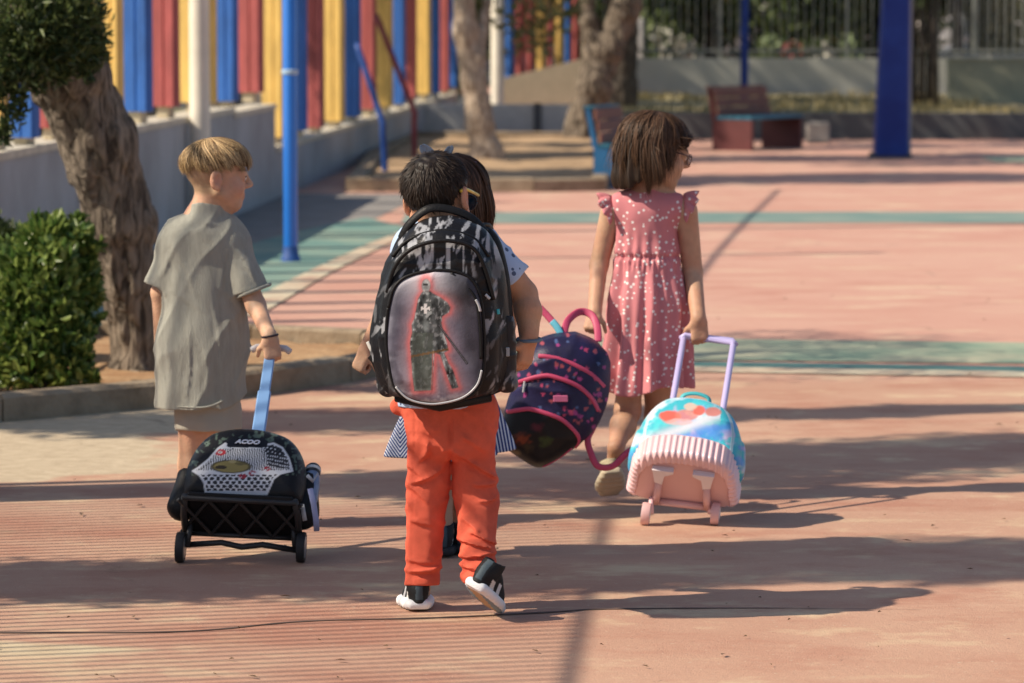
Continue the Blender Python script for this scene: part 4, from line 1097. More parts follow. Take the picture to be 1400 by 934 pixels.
def strands(name, curves, width, mtl, parent, cols=None, seed=0, outc=None):
    """ribbon strands; curves: list of (k,3) arrays of equal length; outc: centre the ribbons face away from"""
    Cv = np.array(curves, dtype=np.float32); n, k, _ = Cv.shape; R = np.random.RandomState(seed)
    T = np.gradient(Cv, axis=1); T /= np.linalg.norm(T, axis=2)[:,:,None]+1e-9
    O = Cv-np.array(outc, dtype=np.float32); O /= np.linalg.norm(O, axis=2)[:,:,None]+1e-9
    S_ = np.cross(T, O); S_ /= np.linalg.norm(S_, axis=2)[:,:,None]+1e-9
    tw = R.normal(0,.35,size=(n,1,1)); S_ = S_*np.cos(tw)+O*np.sin(tw)
    t = np.linspace(0,1,k); prof = (np.minimum(1, 3*t+.35)*np.minimum(1, (1-t)*2.2+.12))[None,:,None]
    w = width*(.6+.8*R.rand(n,1,1))*prof
    mid = Cv+O*w*0.25
    V = np.stack([Cv-S_*w*.5, mid, Cv+S_*w*.5], 2).reshape(-1,3)
    base = (np.arange(n)*k*3)[:,None,None]+ (np.arange(k-1)*3)[None,:,None]
    q1 = base+np.array([0,1,4,3])[None,None]; q2 = base+np.array([1,2,5,4])[None,None]
    Q = np.concatenate([q1.reshape(-1,4), q2.reshape(-1,4)])
    cl = R.rand(n)[:,None]; 
    col = (np.array(cols[0])*(1-cl)+np.array(cols[1])*cl); col = np.repeat(col, k*3, axis=0)
    return mesh_obj(name, V, Q, mtl, parent, colors=col)
hairm = mat('hair', vcol=True, rough=0.5, spec=0.22)
def hair_cap_strands(hd, n, cc, rad, th_end, jit=.05, wav=.0, th0=.02, tail=None, seed=0, k=10, crown=(0,-.35,.94), lay=1.0, locks=110, pull=.7, fly=.03):
    """meridian strands over an ellipsoid (head-local centre cc, radii rad), gathered into locks.
    th_end(phi)->end angle; tail(phi)->extra drop length; phi = 0 towards the face, pi/2 to the right"""
    R = np.random.RandomState(seed); out = []
    cr = Vector(crown).normalized(); ax = Vector((0,1,0)); fx = (ax-cr*ax.dot(cr)).normalized(); rx = fx.cross(cr)
    lk = [(R.rand()*2*math.pi, 1+R.normal()*jit, R.uniform(-.05,.05)*lay, R.normal()*.22, R.rand()) for _ in range(locks)]
    lk.sort(); lph = np.array([l[0] for l in lk]); cen = hd.p(*cc)
    for i in range(n):
        ph = R.rand()*2*math.pi; l = lk[int(np.argmin(np.abs((lph-ph+math.pi+R.normal()*.05)%(2*math.pi)-math.pi)))]; dl = (l[0]-ph+math.pi)%(2*math.pi)-math.pi
        wild = R.rand() < fly
        t1 = th_end(ph)*l[1]*(1+R.normal()*jit*.35); t0 = th0+R.rand()**1.2*t1*.70
        sc = 1+l[2]+R.uniform(-.02,.02)*lay+(R.uniform(.0,.07) if wild else 0); pts = []; L = tail(ph)*l[1]*(1+R.normal()*.06) if tail else 0
        kk = k if not tail else int(k*.55)
        w1, w2 = R.uniform(0,6.28), R.uniform(.7,1.3); dph = l[3]*.5+R.normal()*(.25 if wild else .04)
        for j in range(kk):
            f = j/(kk-1); th = t0+(t1-t0)*f; g_ = th/t1; p_ = ph+dl*pull*g_*g_+dph*g_+wav*math.sin(l[4]*6.28+g_*4)
            d = cr*math.cos(th)+(fx*math.cos(p_)+rx*math.sin(p_))*math.sin(th)
            lift = 1+(sc-1)*min(1,g_*1.5)
            pts.append(hd.p(cc[0]+d.x*rad[0]*lift, cc[1]+d.y*rad[1]*lift, cc[2]+d.z*rad[2]*lift))
        if tail:
            e = pts[-1]; v = (pts[-1]-pts[-2]).normalized(); rest = k-kk
            out_d = (e-cen); out_d.z = 0; out_d.normalize(); sd_ = Vector((-out_d.y,out_d.x,0)); cur = l[3]*.05+R.normal()*(.05 if wild else .012)
            for j in range(rest):
                g_ = (j+1)/rest; dn = Vector((0,0,-1)); v = (v*.5+dn*.5).normalized()
                e = e+v*(L/rest)+out_d*(wav*.03*math.sin(l[4]*6.28+g_*4)+cur*.15-.012*g_*g_)+sd_*(l[3]*.006+cur*.06); pts.append(e)
        out.append([list(q_) for q_ in pts])
    return out
def fold_fn(FOLD, w1=2.6, w2=6.0, val=.75):
    """cloth folds given as photo-plane segments (a, b, height in mm): steep below, gentle above"""
    def f(P):
        u = 700+FPX*P[:,0]/P[:,1]; v = HORV+FPX*(CAMZ-P[:,2])/P[:,1]; d = 0
        for a, b_, am in FOLD:
            L_ = math.hypot(b_[0]-a[0], b_[1]-a[1]); nx_, ny_ = -(b_[1]-a[1])/L_, (b_[0]-a[0])/L_
            if ny_ < 0: nx_, ny_ = -nx_, -ny_
            t = np.clip(((u-a[0])*(b_[0]-a[0])+(v-a[1])*(b_[1]-a[1]))/L_**2, -.15, 1.15); px_, py_ = a[0]+t*(b_[0]-a[0])+4*np.sin(t*3.1), a[1]+t*(b_[1]-a[1])+3*np.sin(t*3.1)
            e = np.hypot(u-px_, v-py_); sg = (u-px_)*nx_+(v-py_)*ny_; tap = np.sin(np.pi*np.clip((t+.15)/1.3,0,1))
            d = d+tap*am*.001*(np.exp(-(e/np.where(sg > 0, w1, w2))**2)-val*np.exp(-(np.hypot(e, sg-5)/6.5)**2)*(sg > 0))
        return d
    return f
def flat_sheet(name, rows, mtl, parent, thick=0.004):
    """sheet through rows of points (list of lists), given thickness"""
    R_ = len(rows); K = len(rows[0]); V = np.array([[list(p) for p in r] for r in rows], dtype=np.float32)
    gu = np.gradient(V, axis=0); gv = np.gradient(V, axis=1); N_ = np.cross(gu, gv); N_ /= np.linalg.norm(N_, axis=2)[:,:,None]+1e-9
    A1 = (V+N_*thick/2).reshape(-1,3); B1 = (V-N_*thick/2).reshape(-1,3); F = []; o_ = R_*K
    for i in range(R_-1):
        for j in range(K-1):
            a, b, c, d = i*K+j, i*K+j+1, (i+1)*K+j+1, (i+1)*K+j
            F += [(a,d,c,b), (o_+a,o_+b,o_+c,o_+d)]
    for j in range(K-1):
        F += [(j,j+1,o_+j+1,o_+j), ((R_-1)*K+j+1,(R_-1)*K+j,o_+(R_-1)*K+j,o_+(R_-1)*K+j+1)]
    for i in range(R_-1):
        F += [((i+1)*K,i*K,o_+i*K,o_+(i+1)*K), (i*K+K-1,(i+1)*K+K-1,o_+(i+1)*K+K-1,o_+i*K+K-1)]
    return mesh_obj(name, np.concatenate([A1,B1]), F, mtl, parent)
def sneaker(name, heel, toe, up, w, mats, parent, h=0.0032, style='sneaker'):
    """shoe from heel to toe (points on the sole line); up = sole normal"""
    hl = Vector(heel); tv = Vector(toe)-hl; L = tv.length; f = tv.normalized(); u = Vector(up); u = (u-f*u.dot(f)).normalized(); r = f.cross(u)
    M = Matrix(((r.x,f.x,u.x,hl.x),(r.y,f.y,u.y,hl.y),(r.z,f.z,u.z,hl.z),(0,0,0,1)))
    def outline(t):  # half width along 0..1
        return w*(0.36+0.14*math.sin(math.pi*min(1,t*1.15)**1.0)+0.10*math.exp(-((t-.68)/.2)**2))
    def put(o): o.data.transform(M); return o
    def lo(o): return o
    S = SDF((-.07,-.04,-.01),(.07,L+.04,.13),h)
    for i in range(14):
        t = i/13; hw = outline(t)-.012; z = .016+.010*(1-t)*.6; y = .018+t*(L-.036)
        S.cone((-hw+.003,y,z-.002),(hw-.003,y,z-.002),.0135,.0135,.010)
    S.disp(lambda P: .0012*np.sign(np.sin(P[:,1]*260))*(P[:,2] < .012))
    V, Q = S.mesh(); V = relax_mesh(V, Q); V[:,2] = np.maximum(V[:,2], 0.0)
    tread = V[:,2] < .006
    col = np.tile(np.array(mats[1], dtype=np.float32), (len(V),1)); col[tread] = mats[2]
    gum = tread & (np.abs(V[:,0]) < w*.22); col[gum] = mats[3]
    o = mesh_obj('sole', V, Q, SHOE_M, None, colors=col); put(o)
    S = SDF((-.07,-.04,-.01),(.07,L+.04,.14),h)
    for i in range(12):
        t = i/11; hw = outline(t)-.016; y = .020+t*(L-.042); top = .075-.045*sstep(.30,.85,np.float32(t))
        S.cone((0,y,.028),(0,y,float(top)-.01),hw*.98,max(.012,hw*.80),.012)
    S.cone((0,.036,.06),(0,.045,.095),.030,.031,.015)
    S.half((0,-.25,1), .092+(0 if style=='sneaker' else -.028))
    S.cone((0,.047,.075),(0,.049,.15),.024,.026,.004,None,'cut')
    S.half((0,0,-1), -.024)
    V, Q = S.mesh(); V = relax_mesh(V, Q); n_ = fbm(V, 40, 4, 2)
    col = np.tile(np.array(mats[0], dtype=np.float32), (len(V),1))*(1+.25*n_)[:,None]
    if style == 'sneaker':
        col = blend(col, (np.abs(V[:,1]-L*.42) < .010)*(np.abs(V[:,0]) > w*.25)*(V[:,2] < .06), (.6,.62,.64))
        col = blend(col, (V[:,1] < .018)*(np.abs(V[:,0]) < .010)*(V[:,2] > .035)*.6, (.08,.12,.15))
        col = blend(col, (np.abs(V[:,1]-.05+ .5*(V[:,2]-.03)) < .012)*(np.abs(V[:,0]) > w*.22)*(V[:,2] < .055), (.62,.63,.62))
    o2 = mesh_obj('upper', V, Q, SHOE_M, None, colors=col); put(o2)
    root = empty(name, parent=parent); o.parent = root; o2.parent = root
    if style == 'sneaker':
        m = MB()
        for t in (.46,.53,.60,.67): m.tube([M@Vector((-.022,L*t,.062-.05*(t-.45))), M@Vector((0,L*t,.071-.06*(t-.45))), M@Vector((.022,L*t,.062-.05*(t-.45)))], .003, 6)
        m.build('lace', mat('lace_'+name, mats[1], rough=.8), root)
    return root
SHOE_M = mat('shoe', vcol=True, rough=0.65, bump=.2, bscale=300, spec=.25)
def bounds(pts, pad):
    P = np.array([list(p) for p in pts]); return P.min(0)-pad, P.max(0)+pad

# ================================================================== 1. boy in the linen shirt (left)
y0 = 11.6
def p1(u, v, dy=0.0): return W(u, v, y0+dy)
lin = mat('grey_linen', (0.375,0.375,0.325), rough=0.95, var=.16, vscale=26, bump=.28, bscale=70, weave=.5, wscale=110, stretch=(2.5,2.5,.6), spec=.15, sheen=.1)
hd = Head(p1(297,241), (.985,.16,-.06), (0.06,0,1), 1.03)
gz = 0.0
S = SDF(*bounds([(p1(195,700).x,y0-.30,-.01),(p1(395,180).x,y0+.25,p1(0,175).z)], .02), .004)
hd.add(S, p1(281,300,.0), .040)
S.cone(p1(281,312), p1(277,440), .080, .078, .04, (YA,.6)); S.cone(p1(277,440), p1(280,545), .078, .065, .03, (YA,.7))
S.cone(p1(246,336), p1(316,332), .038, .038, .03)
sR = p1(318,342); eR = p1(350,418,-.055); wR = p1(369,461,-.178)
S.cone(p1(244,342), p1(220,400,.02), .034, .031, .02); S.cone(p1(220,400,.02), p1(221,476,.06), .030, .022, .012)
S.cone(sR, eR, .037, .031, .02); S.cone(eR, wR, .030, .0215, .012)
hand(S, p1(221,480,.065), (0.05,.25,-1), (1,0,0), -1, (.5,.6,.5), .92)
hand(S, wR, p1(373,486,-.182)-wR, (-.10,.95,-.10), -1, (.75,1.25,1.0), 1.0, (.55,.4), spread=.10)
hipL = p1(264,560); hipR = p1(292,560)
kL, aL = p1(262,636,.02), Vector((p1(262,700).x, y0+.10, .075)); kR, aR = p1(293,638,.03), Vector((p1(290,700).x, y0-.04, .08))
for h_, k_, a_ in ((hipL,kL,aL),(hipR,kR,aR)):
    S.cone(h_, k_, .048, .040, .02); S.cone(k_, k_.lerp(a_,.35)+Vector((0,-.010,0)), .039, .040, .025); S.cone(k_.lerp(a_,.35)+Vector((0,-.010,0)), a_, .040, .026, .02)
    S.cone(a_, a_+Vector((0,.08,-.045)), .026, .024, .02)
boy1 = S.build('person', SKIN, None, skin_paint((.60,.36,.24), [(hd, dict(buzz=(.30,.22,.13)))]), 1)
tag(boy1, 'boy in a grey linen shirt and shorts pulling the black trolley bag', 'person')
# shirt
S = SDF(*bounds([p1(190,575,-.2), p1(385,270,.2), p1(190,270,.2)], .02), .0045)
def trim(S, p, n, lo, hi):
    n = Vector(n).normalized(); d = n.dot(Vector(p)); S.func(lambda X,Y,Z: -((X*n.x+Y*n.y+Z*n.z)-d), lo=lo, hi=hi, op='cut')
def trim_all(S, p, n):
    n = Vector(n).normalized(); S.half(tuple(n), n.dot(Vector(p)))
SL = S.copy(); SR = S.copy()
SL.cone(p1(240,338), p1(211,408,.0), .048, .048, .0); trim_all(SL, p1(212,391), (p1(211,408)-p1(240,338)))
SR.cone(p1(318,338,-.01), p1(351,428,-.03), .056, .064, .0); trim_all(SR, p1(345,398,-.03), (p1(350,425,-.03)-p1(322,338,-.01)))
S.cone(p1(278,345), p1(276,470), .120, .138, .03, (YA,.68)); S.cone(p1(276,470), p1(275,585), .138, .148, .03, (YA,.70))
S.cone(p1(240,334,.0), p1(318,330,.0), .052, .054, .055, (YA,.95)); S.cone(p1(258,318), p1(307,314), .046, .044, .05)
S.cone(p1(281,318), p1(285,270), .072, .051, .022); S.cone(hd.p(0,-.018,-.045), p1(281,302), .050, .056, .014); trim_all(S, p1(284,283), (.16,.30,1))
zh = lambda X: (p1(0,557).z + .06*np.clip((X-p1(300,0).x)/.09,0,1.3)**2)
S.func(lambda X,Y,Z: Z-zh(X)+.0*Y, op='cut')
S.D = smin(smin(S.D, SL.D, .018), SR.D, .018)
def shirt_w(P):
    z = (P[:,2]-p1(0,557).z)/.6
    a = .0050*vnoise(P, (30,14,5.5), 2)*np.clip(1.15-z,.3,1) + .0045*vnoise(P+np.array([[0,0,.3]])*P[:,:1], (16,12,9), 5)
    b = .006*(1-np.abs(vnoise(P@np.array([[.8,0,.5],[0,1,0],[-.5,0,.8]],dtype=np.float32), (20,10,6), 8)))**3
    return a+b-.002
sf_ = fold_fn([((240,345),(262,400),6),((303,345),(300,402),8),((325,345),(345,385),6),((330,360),(352,395),6),((225,470),(229,552),7),((258,440),(252,552),7),((290,420),(300,545),7),((318,430),(326,525),7),((235,400),(275,428),5),((300,395),(330,425),5),((262,300),(300,308),4),((228,350),(216,380),5),((275,470),(278,550),5)], 3.0, 7.0)
S.disp(lambda P: .85*shirt_w(P)+.5*sf_(P), .03); S.func(lambda X,Y,Z: Z-zh(X)+.0*Y, op='cut')
o = S.build('shirt', lin, boy1, None, 1)
# collar band, sleeve cuffs
MB().tube(smooth_loop([p1(261,288,.0), p1(272,290,-.042), p1(294,288,-.042), p1(307,283,.0), p1(294,281,.04), p1(272,283,.04)], 5)+[p1(261,288,.0)], .006, 8, flat=(1,1.6)).build('collar', lin, boy1, smooth=True)
MB().tube([p1(346+23*math.cos(a), 398-9*math.cos(a), -.03+.061*math.sin(a)) for a in np.linspace(0,6.283,25)], .0055, 6).build('cuff', lin, boy1, smooth=True)
MB().tube([W(u, v, y0-.105+d) for u, v, d in smooth_curve([(217,553,.06),(245,556,.015),(280,557,0),(305,548,.02),(328,531,.065)], 6)], .0035, 6).build('hem', lin, boy1, smooth=True)
# shorts
S = SDF(*bounds([p1(240,600,-.2), p1(345,520,.2)], .02), .0045)
S.cone(p1(268,540), p1(266,605,.01), .075, .064, .01); S.cone(p1(294,540), p1(298,605,.0), .082, .078, .012)
S.half((0,0,-1), -p1(0,587).z)
S.disp(lambda P: .005*vnoise(P,(26,20,9),4)+.004*vnoise(P,(12,12,30),6)); o = S.build('shorts', mat('shorts_linen', (0.42,0.40,0.34), rough=.95, weave=.4, wscale=110, bump=.1, bscale=100, spec=.15), boy1)
# hair: bowl cut over a shaved nape
def te(ph): return 1.60+.15*math.cos(ph)+.03*math.cos(2*ph)
cv = hair_cap_strands(hd, 8200, (0,-.006,.030), (.086,.104,.086), te, .08, .10, seed=3, k=7, crown=(0,-.30,.95), lay=1.2, locks=130, fly=.09)
strands('hair', cv, .0018, hairm, boy1, ((.11,.058,.024),(.74,.52,.27)), 3, hd.p(0,0,.02))
S = SDF(*bounds([hd.p(-.12,-.12,-.02), hd.p(.12,.13,.15), hd.p(.12,-.12,.05)], .04), .004)
S.ell(hd.p(0,-.006,.030), [q_*1.06 for q_ in (.084,.101,.080)], 0, hd.rows()); n_ = hd.u
S.func(lambda X,Y,Z: (X-hd.p(0,0,.040).x)*n_.x+(Y-hd.p(0,0,.040).y)*n_.y+(Z-hd.p(0,0,.040).z)*n_.z + .06*((X-hd.c.x)*hd.f.x+(Y-hd.c.y)*hd.f.y), op='cut')
S.build('under_hair', hairm, boy1, lambda V: np.tile(np.array([.17,.10,.045],dtype=np.float32),(len(V),1)))
# bracelet
MB().tube([wR+Vector((.024*math.cos(a), .022*math.sin(a), .004*math.cos(a)+.004)) for a in np.linspace(0,6.283,21)], .0035, 6).build('bracelet', mat('bracelet_cord', (.03,.02,.03), rough=.7), boy1, smooth=True)
for a_, nm in ((aL,'a'),(aR,'b')):
    sneaker('shoe', (a_.x,a_.y-.06,.0), (a_.x+.005,a_.y+.135,.0), (0,0,1), .085, ((.30,.31,.33),(.62,.62,.60),(.3,.3,.3),(.4,.35,.3)), boy1, .005)

# ================================================================== 2. boy with the black backpack (centre)
y0 = 9.98
def p2(u, v, dy=0.0): return W(u, v, y0+dy)
hd2 = Head(p2(598,270,.0), (.42,.89,-.16), (-.10,0,1), 1.06)
S = SDF(*bounds([(p2(520,700).x,y0-.30,-.01),(p2(752,180).x,y0+.26,p2(0,200).z)], .02), .004)
hd2.add(S, p2(602,315,.0), .045)
S.cone(p2(602,345), p2(606,450), .090, .085, .04, (YA,.6)); S.cone(p2(606,450), p2(612,545), .085, .085, .04, (YA,.6))
S.cone(p2(568,340), p2(655,340), .042, .042, .04)
sh = p2(668,342); el = p2(716,402,.02); wr = p2(723,462,-.03)
S.cone(sh, el, .042, .037, .02); S.cone(el, p2(722,425,.0), .036, .036, .010); S.cone(p2(722,425,.0), wr, .036, .0255, .012)
S.cone(p2(560,348), p2(556,412,.10), .042, .036, .02); S.cone(p2(556,412,.10), p2(565,462,.16), .034, .026, .02); hand(S, p2(565,464,.16), (.3,.2,-.9), (1,0,0), -1, (.9,.9,.7))
hand(S, wr, p2(716,496,-.035)-wr, (-.70,.62,-.05), -1, (.42,.62,.55), 1.08, (.25,.30), spread=.13, rf=.0072)
for h_, k_, a_ in ((p2(588,575),p2(584,690,.02),Vector((p2(577,0,-.01).x,y0-.02,.09))),(p2(645,575),p2(651,685,.02),Vector((p2(656,0,-.12).x,y0-.13,.13)))):
    S.cone(h_, k_, .042, .034, .02); S.cone(k_, a_, .030, .021, .02); S.cone(a_, a_+Vector((0,.06,-.05)), .021, .018, .02)
boy2 = S.build('person', SKIN, None, skin_paint((.50,.27,.165), [(hd2, dict(brow=(.02,.015,.012)))]), 1)
tag(boy2, 'boy in orange trousers with a big black backpack and yellow glasses', 'person')
# tee shirt
tee = mat('pale_blue_jersey', (.40,.52,.72), rough=.9, weave=.2, wscale=200, spec=.15); N, L, b = nodes_of(tee)
vo = N.new('ShaderNodeTexVoronoi'); vo.inputs['Scale'].default_value = 34; tc = N.new('ShaderNodeTexCoord'); L.new(tc.outputs['Object'], vo.inputs['Vector'])
rp = N.new('ShaderNodeMath'); rp.operation = 'LESS_THAN'; rp.inputs[1].default_value = .22; L.new(vo.outputs['Distance'], rp.inputs[0])
mx = N.new('ShaderNodeMix'); mx.data_type = 'RGBA'; mx.inputs[6].default_value = (.42,.54,.74,1); mx.inputs[7].default_value = (.09,.13,.22,1); L.new(rp.outputs[0], mx.inputs[0]); L.new(mx.outputs[2], b.inputs['Base Color'])
S = SDF(*bounds([p2(500,580,-.2), p2(745,280,.2)], .03), .0058)
S.cone(p2(603,345), p2(608,560), .112, .125, .03, (YA,.75)); S.cone(p2(570,345), p2(655,342), .052, .054, .05); S.cone(p2(603,330), p2(603,305), .06, .056, .015)
S.cone(sh+Vector((-.02,0,.0)), el, .058, .056, .02)
S.cone(p2(562,350), p2(556,405,.09), .050, .050, .02)
d_ = (el-sh).normalized(); trim(S, sh.lerp(el,.66), d_, p2(676,430,-.15), p2(770,335,.15)); 
S.disp(lambda P: .004*vnoise(P,(20,20,12),3)+.005*(1-np.abs(vnoise(P,(14,14,22),7)))**3)
S.half((0,0,-1), -p2(0,555).z); S.build('tee_shirt', tee, boy2)
MB().tube([p2(604+30*math.cos(a), 300+3*math.sin(a)+2*math.cos(a), -.055*math.sin(a)) for a in np.linspace(0,6.283,25)], .012, 8).build('collar', mat('white_rib', (.72,.74,.80), rough=.9), boy2, smooth=True)
# trousers
S = SDF(*bounds([p2(505,830,-.32), p2(720,530,.25)], .03), .0042)
hL, kL2, eL = p2(590,585), p2(583,692,.015), p2(577,806,-.01); hR, kR2, eR2 = p2(645,585), p2(651,690,.01), p2(655,786,-.125)
S.cone(p2(590,560,-.01), p2(643,560,-.01), .078, .078, .02); S.cone(p2(590,597,-.022), p2(643,597,-.022), .068, .068, .03)
S.cone(hL, kL2, .062, .054, .010); S.cone(kL2, eL, .052, .0475, .02); S.cone(hR, kR2, .062, .055, .010); S.cone(kR2, eR2, .053, .047, .02)
S.cone(p2(545,556,0), p2(560,552,0), .026, .03, .02)
def pants_w(P):
    v = (p2(0,560).z-P[:,2]); 
    Rm = np.array([[.85,0,.52],[0,1,0],[-.52,0,.85]],dtype=np.float32); Q1 = P@Rm; Q2 = P@Rm.T
    lowf = sstep(.30,.46,v); knee = np.exp(-((v-.24)/.09)**2); seat = np.exp(-((v-.08)/.07)**2)
    a = .0105*(1-np.abs(vnoise(P+.02*vnoise(P,20,2)[:,None],(7,7,30),11)))**3*(.25+lowf*1.0)
    b_ = .0085*(1-np.abs(vnoise(Q1,(8,8,24),12)))**3*(.35+knee*.9+seat*.4); c_ = .0075*(1-np.abs(vnoise(Q2,(9,9,22),13)))**3*(.35+knee*.7+seat*.6)
    return a+b_+c_+.003*vnoise(P,(40,40,40),3)-.006
FOLD = [((571,635),(585,607),7),((560,664),(606,642),9),((615,618),(655,642),9),((641,635),(680,657),10),((648,666),(680,662),7),((631,713),(652,731),8),((624,741),(673,754),11),((622,765),(677,760),11),((629,778),(673,786),10),((641,731),(679,748),9),((557,667),(581,690),8),((560,786),(599,782),9),((555,770),(596,775),6),((560,715),(590,722),6),((585,596),(606,620),6),((632,600),(660,618),6),((556,640),(575,655),6),((655,690),(682,680),6)]
pf_ = fold_fn(FOLD, 2.0, 5.2, .9)
PK = [[(570,563),(601,563),(601,589),(586,597),(570,589)], [(632,563),(663,563),(663,589),(648,597),(632,589)]]
def pkt(P):
    u = 700+FPX*P[:,0]/P[:,1]; v = HORV+FPX*(CAMZ-P[:,2])/P[:,1]; o_ = 0
    for q_ in PK:
        d = poly_d(u.astype(np.float64), v.astype(np.float64), q_); o_ = o_+.0028*sstep(1.2,-1.2,d)-.0012*np.exp(-((d+3)/1.0)**2)
    seam = -.002*np.exp(-((u-(566-.02*(v-600)))/1.4)**2)-.002*np.exp(-((u-(672-.02*(v-600)))/1.4)**2)
    return (o_+seam)*(P[:,1] < y0)
S.disp(lambda P: .62*pants_w(P)+1.45*pf_(P)+pkt(P)-.008*np.exp(-((P[:,0]-p2(615.5,0).x)/.006)**2)*sstep(p2(0,640).z,p2(0,622).z,P[:,2])*sstep(p2(0,560).z,p2(0,580).z,P[:,2]), .04)
trim(S, p2(577,800,-.01), (0,-.1,-1), p2(520,850,-.2), p2(613,765,.2)); trim(S, p2(655,790,-.125), (.12,.35,-1), p2(617,850,-.3), p2(710,745,.1))
S.half((0,0,-1), -p2(0,806).z)
orange = mat('coral_cotton', (.78,.145,.085), rough=.85, var=.22, vscale=14, weave=.5, wscale=200, bump=.22, bscale=70, spec=.2)
S.build('trousers', orange, boy2, None, 1)
for P_ in ([(596,566,-.083),(597,590,-.098),(615,592,-.09)], [(632,592,-.096),(655,590,-.098),(656,566,-.083)]):
    pass
shoe_c = ((.012,.014,.016),(.78,.80,.82),(.20,.26,.30),(.50,.33,.20))
sneaker('shoe', Vector((p2(574,838).x, y0-.055, .0)), Vector((p2(562,838).x, y0+.15, .0)), (0,0,1), .094, shoe_c, boy2, .0032)
sneaker('shoe', W(643,806,9.74), Vector((W(675,846,9.9).x, 9.915, .006)), W(668,740,9.70)-W(650,800,9.74), .096, shoe_c, boy2, .0032)
# short dark hair
def te2(ph): return 1.72+.42*max(0,-math.cos(ph))-.40*max(0,math.cos(ph))-.22*math.exp(-((abs(math.sin(ph))-1)/.10)**2)
cv = hair_cap_strands(hd2, 8500, (0,-.012,.028), (.0770,.0920,.082), te2, .08, .12, seed=5, k=6, crown=(0.05,-.55,.83), lay=1.0, locks=260, pull=.5)
_R = np.random.RandomState(2); cv = np.array(cv); _n = len(cv)
_i0 = _R.uniform(0,.72,_n); _k = np.linspace(0,1,6)[None,:]; _s = (_i0[:,None]+_k*.28)*5; _a = np.clip(np.floor(_s).astype(int),0,4); _f = (_s-_a)[:,:,None]; cv = np.take_along_axis(cv,_a[:,:,None],1)*(1-_f)+np.take_along_axis(cv,_a[:,:,None]+1,1)*_f
_o = cv-np.array(hd2.p(0,-.01,.02))[None,None]; _o /= np.linalg.norm(_o,axis=2)[:,:,None]; cv = cv+_o*(_k**1.5*_R.uniform(.001,.009,_n)[:,None])[:,:,None]+_R.normal(0,.0035,(_n,1,3))*_k[:,:,None]
strands('hair', cv, .0018, hairm, boy2, ((.010,.007,.006),(.045,.030,.022)), 5, hd2.p(0,0,.02))
S = SDF(*bounds([hd2.p(-.1,-.12,-.06), hd2.p(.1,.1,.13), hd2.p(.1,-.12,.02)], .04), .004)
S.ell(hd2.p(0,-.014,.028), [q_*1.08 for q_ in (.0760,.0910,.0830)], 0, hd2.rows())
c0 = hd2.p(0,.045,.0); n_ = (hd2.f*.9-hd2.u*.75).normalized(); trim(S, c0, n_, hd2.c-Vector((.2,.2,.2)), hd2.c+Vector((.2,.2,.2)))
S.ell(hd2.p(.075,-.004,-.015), [.03*1.08,.026*1.08,.036*1.08], .01, hd2.rows(), 'cut'); S.ell(hd2.p(-.075,-.004,-.015), [.03*1.08,.026*1.08,.036*1.08], .01, hd2.rows(), 'cut')
S.disp(lambda P: .004*vnoise(P,60,3)+.003*vnoise(P,110,5)); S.build('under_hair', hairm, boy2, lambda V: np.array([[.014,.010,.008]],dtype=np.float32)*(1+.5*vnoise(V,80,2))[:,None])
# yellow glasses
g_ = empty('glasses', parent=boy2); yel = mat('yellow_plastic', (.72,.52,.05), rough=.3, coat=.3)
for sx in (1,-1):
    MB().tube([hd2.p(sx*.078,-.028,.006), hd2.p(sx*.080,-.012,.016), hd2.p(sx*.079,.03,.014), hd2.p(sx*.070,.092,.012)], .0042, 6, flat=(1,1.3)).build('temple', yel, g_, smooth=True)
    MB().tube([hd2.p(sx*.034+.026*math.cos(a), .104, -.004+.020*math.sin(a)) for a in np.linspace(0,6.283,19)], .0024, 6).build('rim', mat('black_rim', (.02,.02,.025), rough=.3), g_, smooth=True)
    MB().add([hd2.p(sx*.034+.025*math.cos(a), .104, -.004+.019*math.sin(a)) for a in np.linspace(0,6.283,17)[:-1]], [tuple(range(16))]).build('lens', mat('dark_lens', (.02,.04,.06), rough=.08), g_)
MB().tube([wr+Vector((.031*math.cos(a), .029*math.sin(a), -.004+.003*math.sin(a))) for a in np.linspace(0,6.283,21)], .0042, 6, flat=(1,1.5)).build('wristband', mat('grey_band', (.16,.20,.25), rough=.6), boy2, smooth=True)

# ================================================================== 3. girl in the pink dress (right)
y0 = 12.3
def p3(u, v, dy=0.0): return W(u, v, y0+dy)
hd3 = Head(p3(899,208), (.97,.22,-.22), (0.03,0,1), 1.08)
S = SDF(*bounds([(p3(780,700).x,y0-.30,-.01),(p3(985,180).x,y0+.30,p3(0,140).z)], .02), .0042)
hd3.add(S, p3(884,262), .038)
S.cone(p3(884,290), p3(884,360), .080, .075, .04, (YA,.6)); S.cone(p3(884,360), p3(884,450), .075, .08, .04, (YA,.7)); S.cone(p3(846,285), p3(926,283), .038, .038, .04)
lw = p3(813,428,-.10); rw_ = p3(955,436,-.115)
S.cone(p3(836,290), p3(819,362,.02), .037, .031, .02); S.cone(p3(819,362,.02), lw, .030, .0225, .012)
S.cone(p3(938,288), p3(947,372,.02), .038, .033, .02); S.cone(p3(947,372,.02), rw_, .032, .024, .012)
hand(S, lw, p3(806,455,-.14)-lw, (.2,.6,-.4), 1, (1.1,1.2,.9), .95, (.7,.2))
hand(S, rw_, p3(957,462,-.118)-rw_, (-.05,.97,-.05), -1, (.75,1.25,1.0), 1.08, (.55,.4), spread=.10)
